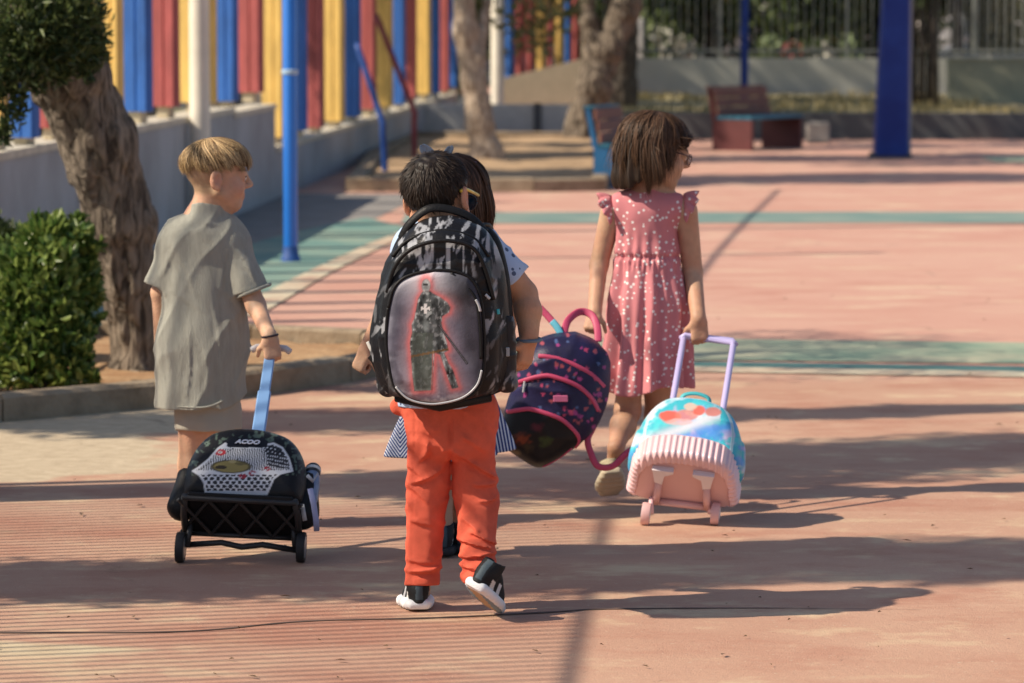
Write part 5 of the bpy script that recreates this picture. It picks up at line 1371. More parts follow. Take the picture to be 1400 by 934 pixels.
for h_, k_, a_ in ((p3(864,470),p3(858,562,.03),W(842,612,12.18)),(p3(898,470),p3(899,570,.08),Vector((p3(890,0,.3).x,y0+.28,.08)))):
    S.cone(h_, k_, .055, .040, .02); m_ = k_.lerp(a_,.4)+Vector((0,-.008,0)); S.cone(k_, m_, .038, .040, .03); S.cone(m_, a_, .040, .025, .025)
S.cone(W(842,612,12.18), W(838,640,12.24), .026, .024, .015); a_ = Vector((p3(890,0,.3).x,y0+.28,.08)); S.cone(a_, a_+Vector((0,.08,-.04)), .026, .024, .02)
girl = S.build('person', SKIN, None, skin_paint((.52,.30,.195), [(hd3, dict(brow=(.05,.03,.02)))]), 1)
tag(girl, 'girl in a dotted pink dress and glasses with a brown bob', 'person')
def dot_mat(name, base, dot, scale, thr):
    m = mat(name, base, rough=.85, spec=.2, weave=.12, wscale=250, sheen=.1); N, L, b = nodes_of(m); tc = N.new('ShaderNodeTexCoord')
    mp = N.new('ShaderNodeMapping'); mp.inputs['Scale'].default_value = (1,.35,1); L.new(tc.outputs['Object'], mp.inputs[0])
    vo = N.new('ShaderNodeTexVoronoi'); vo.inputs['Scale'].default_value = scale; vo.inputs['Randomness'].default_value = .9; L.new(mp.outputs[0], vo.inputs['Vector'])
    lt = N.new('ShaderNodeMapRange'); lt.inputs['From Min'].default_value = thr; lt.inputs['From Max'].default_value = thr*.75; L.new(vo.outputs['Distance'], lt.inputs[0])
    nz = N.new('ShaderNodeTexNoise'); nz.inputs['Scale'].default_value = 14; L.new(tc.outputs['Object'], nz.inputs[0])
    mr = N.new('ShaderNodeMix'); mr.data_type = 'RGBA'; mr.inputs[6].default_value = (*[c*.86 for c in base],1); mr.inputs[7].default_value = (*[c*1.1 for c in base],1); L.new(nz.outputs[0], mr.inputs[0])
    mx = N.new('ShaderNodeMix'); mx.data_type = 'RGBA'; L.new(mr.outputs[2], mx.inputs[6]); mx.inputs[7].default_value = (*dot,1); L.new(lt.outputs[0], mx.inputs[0]); L.new(mx.outputs[2], b.inputs['Base Color'])
    return m
dressm = dot_mat('dotted_rose_cotton', (.62,.225,.245), (.86,.78,.76), 56, .30)
S = SDF(*bounds([p3(805,560,-.25), p3(975,240,.25)], .03), .0046)
S.cone(p3(883,300), p3(885,350), .104, .102, .02, (YA,.70)); S.cone(p3(850,284), p3(922,282), .042, .042, .05, (YA,.95)); S.cone(p3(884,352), p3(886,420), .104, .128, .010, (YA,.78)); S.cone(p3(886,420), p3(882,545), .128, .160, .03, (YA,.80))
S.cone(p3(884,275), p3(886,258), .055, .044, .015); trim(S, p3(886,258), (0,.3,1), p3(850,262,-.15), p3(925,235,.15))
zb = p3(0,536).z
cx_, zt_ = p3(885,0).x, p3(0,350).z
def dress_w(P):
    an = np.arctan2(P[:,0]-cx_, -(P[:,1]-y0)); d = np.clip(zt_-P[:,2],0,1); s_ = sstep(.0,.06,d)
    fold = np.sin(an*9+1.6*vnoise(P,(5,5,3),4))*.5+np.sin(an*15+2.0*vnoise(P,(6,6,4),7))*.5
    w1 = fold*(.006+.034*d)*s_ + .004*np.sin(an*34+2*vnoise(P,(8,8,6),3))*np.exp(-(d/.05)**2)*(P[:,2] < zt_+.01)
    up_ = (1-s_)*(.0035*np.sin(an*13+2.4*vnoise(P,(9,9,5),9))*sstep(.12,.0,P[:,2]-zt_)+.004*vnoise(P,(18,18,11),5))
    seam = -.007*np.exp(-((P[:,2]-zt_)/.008)**2)
    return w1+up_+seam+.002*vnoise(P,(30,30,16),2)
S.disp(dress_w, .035)
zb = p3(0,531).z
S.func(lambda X,Y,Z: Z-(zb+.010*np.sin(X*28)+.012*np.clip((X-p3(900,0).x)*8,-1,1)), op='cut')
S.build('dress', dressm, girl, None, 1)
# frilled armholes
def frill(cp, ax_out, name='frill'):
    rows = []
    for i, (off0, amp0) in enumerate(((0,.0),(.012,.003),(.026,.008),(.040,.013),(.052,.017))):
        r_ = []
        for j in range(81):
            a = -.55+j/80*4.24; rr2 = .052+.006*i; tp_ = min(1, 4*j/80, 4*(80-j)/80); off = off0*(.25+.75*tp_); amp = amp0*tp_
            w_ = .8*amp*math.sin(j*.55+i*.12)+amp*.25*math.sin(j*1.1+1)
            ca, sa = math.cos(a), math.sin(a)
            pt = Vector(cp)+Vector((ax_out*(.002+off*(.62+.25*sa)+w_*.35), -ca*(rr2*.80+w_*.8+off*.10), sa*(rr2+w_*.5)+off*(.10*sa if sa > 0 else .1)-off*off*9.0))
            r_.append(pt)
        rows.append(r_)
    return flat_sheet(name, rows, dressm, girl, .0028)
frill(p3(837,290,-.0), -1); frill(p3(934,287,-.0), 1)
# bob
def te3(ph): return 1.50-.36*max(0,math.cos(ph))**2
def tl3(ph):
    f = math.cos(ph); return .135-.128*sstep(.10,.55,np.float32(f))
cv = hair_cap_strands(hd3, 7600, (0,-.020,.026), (.098,.108,.096), te3, .06, .05, tail=lambda ph: float(tl3(ph)), seed=7, k=10, crown=(.1,-.05,1.0), lay=1.2, locks=90, fly=.08)
strands('hair', cv, .0020, hairm, girl, ((.014,.008,.005),(.150,.080,.045)), 7, hd3.p(0,-.01,-.02))
S = SDF(*bounds([hd3.p(-.13,-.15,-.12), hd3.p(.13,.12,.14), hd3.p(.13,-.15,.0), hd3.p(-.13,.12,0)], .03), .0045)
S.ell(hd3.p(0,-.020,.026), [q_*1.06 for q_ in (.094,.103,.092)], 0, hd3.rows()); S.cone(hd3.p(0,-.038,.0), hd3.p(0,-.044,-.085), .092, .086, .03)
trim(S, hd3.p(0,.020,.0), (hd3.f*1.0-hd3.u*.75).normalized(), hd3.c-Vector((.3,.3,.3)), hd3.c+Vector((.3,.3,.3)))
S.disp(lambda P: .004*np.sin(np.arctan2(P[:,0]-hd3.c.x,P[:,1]-hd3.c.y)*26+2*vnoise(P,14,3))*1.0); S.build('under_hair', hairm, girl, lambda V: np.array([[.032,.019,.012]],dtype=np.float32)*(1+.4*vnoise(V,(50,50,10),2))[:,None])
g_ = empty('glasses', parent=girl); gm_ = mat('brown_frame', (.06,.025,.03), rough=.3)
for sx in (1,-1):
    MB().tube([hd3.p(sx*.074,-.0,.008), hd3.p(sx*.074,.05,.010), hd3.p(sx*.056,.094,.006)], .0028, 6).build('temple', gm_, g_, smooth=True)
    MB().tube([hd3.p(sx*.033+.022*math.cos(a), .094, -.003+.017*math.sin(a)) for a in np.linspace(0,6.283,19)], .0016, 6).build('rim', gm_, g_, smooth=True)
MB().tube([hd3.p(-.011,.096,.0), hd3.p(.011,.096,.0)], .0026, 6).build('bridge', gm_, g_)
glit = ((.42,.36,.24),(.52,.45,.33),(.50,.42,.32),(.52,.43,.33))
sneaker('shoe', W(839,648,12.12), Vector((W(833,688,12.22).x, 12.235, .008)), W(840,590,12.06)-W(839,640,12.12), .092, glit, girl, .0036, 'ballet')
sneaker('shoe', Vector((p3(890,0,.3).x, y0+.22, 0)), Vector((p3(892,0,.3).x, y0+.42, 0)), (0,0,1), .09, glit, girl, .005, 'ballet')

# ================================================================== 4. girl hidden in front of the boy with the backpack
y0 = 11.0
def p4(u, v, dy=0.0): return W(u, v, y0+dy)
hd4 = Head(p4(622,268), (.25,.96,-.1), (0,0,1), 1.02)
S = SDF(*bounds([(p4(470,700).x,y0-.25,-.01),(p4(735,180).x,y0+.25,p4(0,205).z)], .02), .006)
hd4.add(S, p4(622,330), .038)
S.cone(p4(622,350), p4(618,440), .088, .085, .04, (YA,.7)); S.cone(p4(618,440), p4(616,560), .085, .10, .04, (YA,.8)); S.cone(p4(582,350), p4(662,350), .038, .038, .04)
fw = p4(501,478,.02)
S.cone(p4(578,355), p4(530,420,.0), .036, .031, .02); S.cone(p4(530,420,0), fw, .031, .023, .012); hand(S, fw, p4(490,502,.02)-fw, (.6,.55,-.1), 1, (1.25,1.3,.9), 1.0, (.8,.2))
S.cone(p4(668,355), p4(702,408,.0), .037, .032, .02); S.cone(p4(702,408,0), p4(690,465,.08), .031, .023, .012); hand(S, p4(690,467,.08), (.0,.5,-.8), (-1,0,0), -1, (.8,.8,.6), 1.0)
for h_, k_, a_ in ((p4(600,570),p4(601,655,.0),Vector((p4(606,0,-.05).x,y0-.03,.075))),(p4(634,570),p4(634,655,.04),Vector((p4(630,0,.1).x,y0+.03,.075)))):
    S.cone(h_, k_, .055, .041, .02); S.cone(k_, a_, .041, .025, .02); S.cone(a_, a_+Vector((0,.08,-.045)), .025, .022, .02)
girl2 = S.build('person', SKIN, None, skin_paint((.48,.27,.175), [(hd4, dict())]), 1)
tag(girl2, 'girl with a bow mostly hidden in front of the boy with the backpack', 'person')
S = SDF(*bounds([p4(520,560,-.2), p4(730,320,.2)], .03), .008)
S.cone(p4(622,352), p4(618,540), .10, .105, .03, (YA,.75)); S.cone(p4(582,352), p4(662,350), .046, .046, .045); S.cone(p4(622,340), p4(622,322), .05, .044, .015)
S.cone(p4(664,352), p4(692,392), .046, .046, .02); S.cone(p4(580,352), p4(548,395), .046, .046, .02); S.disp(lambda P: .004*vnoise(P,(18,18,12),3)); S.build('top', mat('black_jersey', (.012,.013,.016), rough=.85), girl2)
sk = mat('striped_cotton', (.6,.6,.6), rough=.85, spec=.2); N, L, b = nodes_of(sk); tc = N.new('ShaderNodeTexCoord'); sp = N.new('ShaderNodeSeparateXYZ'); L.new(tc.outputs['Object'], sp.inputs[0])
cx4 = p4(618,0).x
def mth(op, a, c):
    x = N.new('ShaderNodeMath'); x.operation = op
    for s_, i in ((a,0),(c,1)):
        if isinstance(s_, (int,float)): x.inputs[i].default_value = s_
        else: L.new(s_, x.inputs[i])
    return x.outputs[0]
ab = mth('ABSOLUTE', mth('SUBTRACT', sp.outputs[0], p4(546,0).x), 0.0); st_ = mth('ADD', mth('MULTIPLY', ab, 1.0), mth('MULTIPLY', sp.outputs[2], -.75))
rgt = mth('GREATER_THAN', sp.outputs[0], cx4); stv = mth('ADD', mth('MULTIPLY', sp.outputs[0], 1.0), mth('MULTIPLY', sp.outputs[2], .18))
sel = mth('ADD', mth('MULTIPLY', rgt, stv), mth('MULTIPLY', mth('SUBTRACT', 1.0, rgt), st_))
fr = mth('GREATER_THAN', mth('FRACT', mth('MULTIPLY', sel, 105.0), 0.0), .56)
mx = N.new('ShaderNodeMix'); mx.data_type = 'RGBA'; mx.inputs[6].default_value = (.035,.06,.20,1); mx.inputs[7].default_value = (.66,.70,.78,1); L.new(fr, mx.inputs[0]); L.new(mx.outputs[2], b.inputs['Base Color'])
S = SDF(*bounds([p4(510,650,-.25), p4(725,520,.25)], .02), .0048)
S.cone(p4(618,520), p4(617,640), .115, .186, .02, (YA,.72)); zb4 = p4(0,624).z
S.half((0,0,1), p4(0,528).z)
S.disp(lambda P: .018*np.sin(np.arctan2(P[:,0]-cx4,-(P[:,1]-y0))*8+1.0)*sstep(p4(0,530).z, zb4, P[:,2]), .04); S.func(lambda X,Y,Z: Z-(zb4+.10*np.clip(X-cx4,0,1)), op='cut'); S.build('skirt', sk, girl2)
sneaker('shoe', Vector((p4(606,0).x,y0-.08,0)), Vector((p4(604,0).x,y0+.11,0)), (0,0,1), .08, ((.02,.02,.025),(.03,.03,.035),(.05,.05,.05),(.1,.1,.1)), girl2, .005)
sneaker('shoe', Vector((p4(629,0).x,y0-.02,0)), Vector((p4(632,0).x,y0+.17,0)), (0,0,1), .08, ((.02,.02,.025),(.03,.03,.035),(.05,.05,.05),(.1,.1,.1)), girl2, .005)
cv = hair_cap_strands(hd4, 1700, (0,-.012,.026), (.098,.104,.096), lambda ph: 1.5-.1*max(0,math.cos(ph)), .04, .05, tail=lambda ph: .13-.10*max(0,math.cos(ph)), seed=9, k=11)
R = np.random.RandomState(4)
for i in range(420):     # the bunch of hair on her right
    a = R.rand()*6.28; q_ = R.rand()**.5*.026; s0 = p4(642,230,-.02); pts = []
    for j in range(11):
        f = j/10; c_ = [p4(642,230,-.02),p4(657,255,-.03),p4(663,290,-.02),p4(660,332,.0)]; t = f*3; k_ = min(2,int(t)); p_ = c_[k_].lerp(c_[k_+1], t-k_)
        w_ = (.25+math.sin(math.pi*min(1,f*.75+.1))*1.0); pts.append(list(p_+Vector((math.cos(a)*q_*w_, math.sin(a)*q_*w_, 0))))
    cv.append(pts)
strands('hair', cv, .0046, hairm, girl2, ((.025,.014,.009),(.095,.05,.03)), 9, hd4.p(0,0,0))
S = SDF(*bounds([hd4.p(-.12,-.13,-.12), hd4.p(.12,.1,.13), hd4.p(.12,-.13,0), hd4.p(-.12,.1,0)], .03), .005)
S.ell(hd4.p(0,-.012,.026), [q_*1.02 for q_ in (.094,.100,.092)], 0, hd4.rows()); S.cone(hd4.p(0,-.03,0), hd4.p(0,-.03,-.10), .09, .085, .02)
trim(S, hd4.p(0,.045,0), (hd4.f-hd4.u*.5).normalized(), hd4.c-Vector((.3,.3,.3)), hd4.c+Vector((.3,.3,.3))); S.build('under_hair', hairm, girl2, lambda V: np.tile(np.array([.025,.014,.009],dtype=np.float32),(len(V),1)))
bow_m = mat('blue_grey_ribbon', (.20,.25,.32), rough=.7, sheen=.2)
for (a, b_, c_) in (((601,224),(584,207),(577,198)), ((603,224),(612,208),(615,200))):
    P_ = [p4(*a), p4(*b_), p4(*c_)]; rows = []
    for k_ in (-1,-.5,0,.5,1): rows.append([p+Vector((k_*w_*.9, -abs(k_)*.006, k_*w_*.35)) for p, w_ in zip(smooth_curve(P_, 4), (.007,.010,.014,.017,.018,.016,.013,.009,.005))])
    flat_sheet('bow_loop', rows, bow_m, girl2, .004)
MB().tube([p4(642,226,-.035)+Vector((.016*math.cos(a), .012*math.sin(a), .006*math.cos(a))) for a in np.linspace(0,6.283,15)], .006, 6).build('hair_tie', mat('pink_tie', (.55,.30,.40), rough=.7), girl2, smooth=True)
# ------------------------------------------------------------------ bags
def proj(P):
    """photo pixel of world points (used once to lay the prints out on the bags)"""
    d = P-np.array([0,0,CAMZ]); f = d@np.array(_F); return 700+FPX*d[:,0]/f, 467-FPX*(d@np.array(_U))/f
def slab(S, poly, n0, n1, rnd, dome=0.0, dr=.06, k=0.0, axes=(0,1,2), grow=None):
    """extruded rounded outline: poly in the (axes[0],axes[1]) plane, from n0 to n1 along axes[2]; dome bulges the n1 side"""
    A0, A1, A2 = (S.ax[a] for a in axes)
    d2 = poly_d(A0[:,None].astype(np.float64), A1[None,:].astype(np.float64), poly).astype(np.float32)[:,:,None]
    w = A2[None,None,:]; top = n1+dome*(1-np.exp(np.minimum(d2,0)/dr)) if dome else n1
    dd = d2 if grow is None else d2-grow(w)
    e = np.maximum(w-top, n0-w)
    d = np.minimum(np.maximum(dd,e)+rnd,0)+np.sqrt(np.maximum(dd+rnd,0)**2+np.maximum(e+rnd,0)**2)-rnd
    inv = np.argsort(axes); d = np.transpose(d, inv)
    S.D = smin(S.D, d.astype(np.float32), k); return S
def bag_part(S, name, mtl, root, M, paint=None, relax=1):
    V, Q = S.mesh()
    for _ in range(relax): V = relax_mesh(V, Q)
    col = None
    if paint is not None:
        Wp = V@np.array(M.to_3x3(), dtype=np.float32).T+np.array(M.translation, dtype=np.float32)
        u, v = proj(Wp.astype(np.float64)); col = paint(u, v, V)
    return mesh_obj(name, V, Q, mtl, root, colors=col)
def n2(u, v, f, seed, oct=3): return fbm(np.stack([u, v, np.zeros_like(u)],1).astype(np.float32), (f,f,1), seed, oct)
bagm = mat('printed_bag_cloth', vcol=True, rough=.42, bump=.12, bscale=160, spec=.22, weave=.08, wscale=300)
blackm = mat('black_nylon', (.009,.009,.010), spec=.22, rough=.5, bump=.15, bscale=150)
silver = mat('silver_piping', (.45,.46,.48), rough=.35)

# ================================================================== black backpack on the boy's back
K = 527.0
Mb = Matrix.Translation(W(600,430,9.72)) @ Matrix(((1,0,0,0),(0,0,-1,0),(0,1,0,0),(0,0,0,1)))   # local x right, y up, z towards the camera
bp_ = tag(empty('backpack', matrix=Mb), 'big black backpack printed with an armoured knight', 'backpack')
def L2(*uv): return [((u-600)/K, (430-v)/K) for u, v in uv]
def L3(u, v, n): return Vector(((u-600)/K, (430-v)/K, n))
def spl(pts, n=5): return [tuple(p) for p in smooth_loop(pts, n)]
main = spl(L2((548,326),(577,304),(610,298),(645,305),(670,326),(688,370),(697,430),(700,490),(693,528),(668,548),(610,557),(550,553),(524,540),(509,508),(504,470),(511,420),(524,368)), 4)
mid_ = spl(L2((540,350),(566,324),(606,314),(646,324),(664,352),(678,400),(683,470),(678,528),(640,549),(562,548),(532,532),(518,490),(518,430),(527,385)), 4)
pock = spl(L2((531,420),(541,389),(562,375),(592,369),(622,370),(645,381),(657,405),(662,450),(662,500),(655,528),(635,545),(595,552),(560,546),(541,532),(532,500),(528,460)), 4)
def streaks(u, v, c):
    a = n2(u*1.0, v*.22, .15, 3, 3); b = n2(u*.7+v*.4, v*.22-u*.12, .17, 8, 3); w = sstep(.30,.42,a)*.9+sstep(.34,.44,b)*.8
    w *= .25+.75*sstep(-.15,.25,n2(u,v,.03,5,2))
    return blend(c, np.clip(w,0,1), (.36,.37,.40))
def paint_main(u, v, V):
    c = np.tile(np.array([.009,.009,.011],dtype=np.float32),(len(u),1)); c = streaks(u, v, c)
    return blend(c, sstep(530,545,v)*(V[:,2] > -.09), (.010,.010,.012))
S = SDF((-.24,-.30,-.24),(.24,.30,.06),.0036)
slab(S, main, -.20, -.055, .045, .030, .05); slab(S, mid_, -.10, -.005, .030, .020, .05, .012)
S.disp(lambda P: .0045*vnoise(P,(9,16,9),4)+.003*(1-np.abs(vnoise(P,(14,26,10),6)))**3-.0012, .03)
for ev in ((548,365,335,322,330,352,600),): pass
bag_part(S, 'main_compartment', bagm, bp_, Mb, paint_main)
def cc(x, y): return (500+x/3.223, 280+y/3.223)
knight = [cc(*p) for p in [(243,392),(252,380),(285,380),(296,390),(330,408),(360,430),(374,452),(368,474),(338,492),(334,520),(340,548),(356,600),(366,642),(346,652),(366,700),(386,730),(404,790),(410,806),(380,812),(364,770),(346,715),(328,662),(304,652),(300,700),(298,770),(294,818),(214,822),(206,760),(198,660),(194,610),(204,560),(202,528),(214,500),(226,440),(232,412)]]
def paint_pocket(u, v, V):
    n = len(u); c = np.tile(np.array([.155,.15,.195],dtype=np.float32),(n,1))
    sm = n2(u, v, .03, 12, 4); c = c*(1+1.2*sm)[:,None]; c = blend(c, sstep(.05,.5,n2(u,v,.045,20,3))*.55, (.30,.30,.36))
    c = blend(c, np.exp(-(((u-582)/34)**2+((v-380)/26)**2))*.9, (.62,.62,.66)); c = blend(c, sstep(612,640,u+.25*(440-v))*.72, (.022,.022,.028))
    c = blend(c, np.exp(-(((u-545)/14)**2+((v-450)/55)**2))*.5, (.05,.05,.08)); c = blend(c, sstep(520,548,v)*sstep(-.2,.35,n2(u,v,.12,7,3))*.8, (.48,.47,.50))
    hd_ = np.sqrt(((u-582.5)/6.2)**2+((v-391)/9.5)**2)
    d = np.minimum(poly_d(u, v, knight), (hd_-1)*6)
    c = blend(c, np.exp(-(np.maximum(d-1,0)/4.2)**2)*.78, (.70,.12,.11)); c = blend(c, np.exp(-(np.maximum(d-3,0)/11.0)**2)*.25, (.62,.30,.30))
    ins = sstep(.8,-.8,d); fig = np.tile(np.array([.085,.095,.095],dtype=np.float32),(n,1))*(1+1.5*n2(u,v*.6,.16,15,3))[:,None]
    fig = blend(fig, sstep(.15,.4,n2(u,v*.7,.25,31,3))*.7, (.34,.36,.36)); fig = blend(fig, (u < 592)*(v > 455)*(u-563 > (v-455)*.02)*.75, (.085,.10,.085)); fig = blend(fig, (hd_ < 1)*.5, (.18,.17,.17))
    fig = blend(fig, ((np.abs(u-582) < 3.4)*(np.abs(v-389) < 1.2))*.9, (.01,.01,.01))
    fig = blend(fig, (np.abs(u-577-.0*v) < 9)*(np.abs(v-486) < 5)*.0, (1,1,1)); fig = blend(fig, np.abs(v-482+(u-590)*.2) < 1.6, (.16,.10,.05))
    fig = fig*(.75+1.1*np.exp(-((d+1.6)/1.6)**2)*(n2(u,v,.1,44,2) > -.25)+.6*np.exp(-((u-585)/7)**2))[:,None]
    cr = ((np.abs(u-581.5) < 1.1+np.abs(v-422)*.22)*(np.abs(v-422) < 6.5)) | ((np.abs(v-422) < 1.1+np.abs(u-581.5)*.22)*(np.abs(u-581.5) < 6.5)); fig = blend(fig, cr, (.74,.72,.70))
    fig = blend(fig, sstep(1.5,.3,np.abs(u-591.5+.03*(v-500)))*(v > 484)*.6, (.55,.08,.08))
    c = c*(1-ins[:,None])+fig*ins[:,None]
    sw = seg_d(u, v, cc(322,530), cc(446,698)); c = blend(c, sstep(2.2,1.0,sw), (.02,.02,.022)); c = blend(c, sstep(.8,.3,np.abs(sw-.1))*.5, (.25,.25,.27))
    return np.clip(c,0,1)
S = SDF((-.16,-.26,-.05),(.14,.14,.07),.0026)
slab(S, pock, -.03, .030, .018, .012, .05); S.disp(lambda P: .0022*vnoise(P,(8,11,6),14)+.0026*(1-np.abs(vnoise(P+.05*vnoise(P,9,1)[:,None],(11,16,4),16)))**4, .02)
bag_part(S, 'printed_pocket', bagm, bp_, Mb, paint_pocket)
def piping(name, uvn, r, mtl, root, f=L3, n=6, flat=None, closed=False):
    P = smooth_loop([f(*q_) for q_ in uvn], n) if closed else smooth_curve([f(*q_) for q_ in uvn], n)
    if closed: P = P+[P[0]]
    return MB().tube([tuple(p) for p in P], r, 8, flat=flat).build(name, mtl, root, smooth=True)
piping('pocket_piping', [(x*K+600, 430-y*K, .024) for x, y in pock[::3]], .0042, blackm, bp_, closed=True)
piping('reflective_edge', [(541,528,.034),(556,543,.037),(576,550,.039),(600,551,.039),(632,543,.038),(652,526,.036),(659,505,.034)], .0028, silver, bp_)
piping('zip', [(529,400,-.012),(541,362,.006),(566,338,.013),(606,328,.016),(645,337,.012),(663,365,.004),(675,410,-.008)], .0055, blackm, bp_)
piping('zip', [(536,352,-.045),(560,328,-.035),(604,316,-.032),(646,326,-.035),(668,352,-.045)], .0055, blackm, bp_)
piping('zip', [(617,372,.026),(640,392,.032),(652,412,.033),(657,450,.032),(658,490,.031)], .0042, blackm, bp_)
piping('zip_pull', [(651,408,.040),(655,416,.040),(657,424,.038)], .0035, silver, bp_)
piping('zip_pull', [(664,402,.012),(670,408,.012)], .004, silver, bp_)
piping('zip_pull', [(680,424,-.03),(681,431,-.03)], .006, mat('turquoise_tag', (.02,.36,.42), rough=.4), bp_)
piping('carry_handle', [(546,330,-.15),(556,312,-.14),(576,293,-.13),(594,287,-.13),(620,291,-.135),(645,302,-.14),(664,322,-.15)], .0085, blackm, bp_, flat=(1.5,.7))
# shoulder straps going over to the front
for q_ in ([(556,318,-.17),(550,322,-.22),(548,345,-.30),(545,420,-.34),(535,500,-.30),(528,538,-.22)], [(652,318,-.17),(662,320,-.22),(668,345,-.31),(668,420,-.35),(678,500,-.31),(690,528,-.22)]):
    P = smooth_curve([L3(*a) for a in q_], 6); MB().tube([tuple(p) for p in P], .016, 8, flat=(1.4,.5)).build('shoulder_strap', blackm, bp_, smooth=True)
S = SDF((-.22,-.30,-.26),(.24,.28,-.15),.007); slab(S, spl(L2((552,318),(610,304),(672,318),(694,370),(702,440),(704,500),(690,545),(610,560),(528,548),(508,500),(512,420),(526,365)),4), -.235, -.175, .025)
bag_part(S, 'back_pad', blackm, bp_, Mb)
# side pocket with bottle on the right, web straps on the left
S = SDF((.10,-.24,-.20),(.24,.04,.0),.0036); S.cone(L3(688,440,-.10), L3(690,525,-.10), .030, .034, .0); S.half((0,1,0), (430-436)/K)
S.disp(lambda P: .004*vnoise(P,(30,30,30),5)+.004*(1-np.abs(vnoise(P,(20,30,20),9)))**3, .02)
bag_part(S, 'side_pocket', bagm, bp_, Mb, lambda u, v, V: streaks(u, v, np.tile(np.array([.02,.02,.024],dtype=np.float32),(len(u),1))))
MB().box(tuple(L3(684,491,-.064)), tuple(L3(697,478,-.058)), .002).build('reflective_tag', mat('grey_reflector', (.30,.33,.36), rough=.4), bp_)
S = SDF((-.24,-.26,-.22),(-.10,.0,-.02),.004); S.cone(L3(516,470,-.12), L3(528,535,-.12), .022, .030); S.half((0,1,0), (430-462)/K)
bag_part(S, 'side_pocket', bagm, bp_, Mb, lambda u, v, V: blend(streaks(u, v, np.tile(np.array([.02,.02,.024],dtype=np.float32),(len(u),1))), sstep(.15,.4,n2(u,v,.14,9,3))*.6, (.40,.41,.42)))
piping('web_strap', [(500,472,-.09),(505,482,-.085),(512,492,-.08),(522,505,-.075),(532,528,-.08)], .0048, mat('pale_webbing', (.55,.55,.52), rough=.6), bp_, flat=(1.3,.6))
piping('side_buckle', [(503,492,-.09),(509,500,-.085),(514,512,-.085)], .007, blackm, bp_, flat=(1.2,.6))
MB().tube([L3(540,548,-.10), L3(600,559,-.06), L3(670,548,-.10)], .016, 8).build('base_binding', blackm, bp_, smooth=True)

# ================================================================== black trolley bag (left)
def trolley_frame(o, L, tilt_x=0.0):
    L = Vector(L).normalized(); a = Vector((1,0,0)); a = (a-L*a.dot(L)).normalized(); N_ = a.cross(L)
    return Matrix(((a.x,L.x,N_.x,o.x),(a.y,L.y,N_.y,o.y),(a.z,L.z,N_.z,o.z),(0,0,0,1)))
o1 = G(330,768); o1.z = 0.034
Mt = trolley_frame(o1, (.066,.743,.669))
tb1 = tag(empty('trolley_bag', matrix=Mt), 'black wheeled school bag with white patterned lid pulled by the boy', 'trolley bag')
outl = spl([(-.150,.065),(0,.060),(.150,.065),(.178,.12),(.176,.20),(.158,.265),(.12,.315),(.06,.338),(0,.343),(-.06,.338),(-.12,.315),(-.158,.265),(-.176,.20),(-.178,.12)], 4)
panel = [(263,644),(270,640),(285,628),(298,613),(308,606),(340,612),(374,606),(386,612),(395,626),(400,644),(383,648),(374,655),(365,676),(281,676),(279,660),(273,650)]
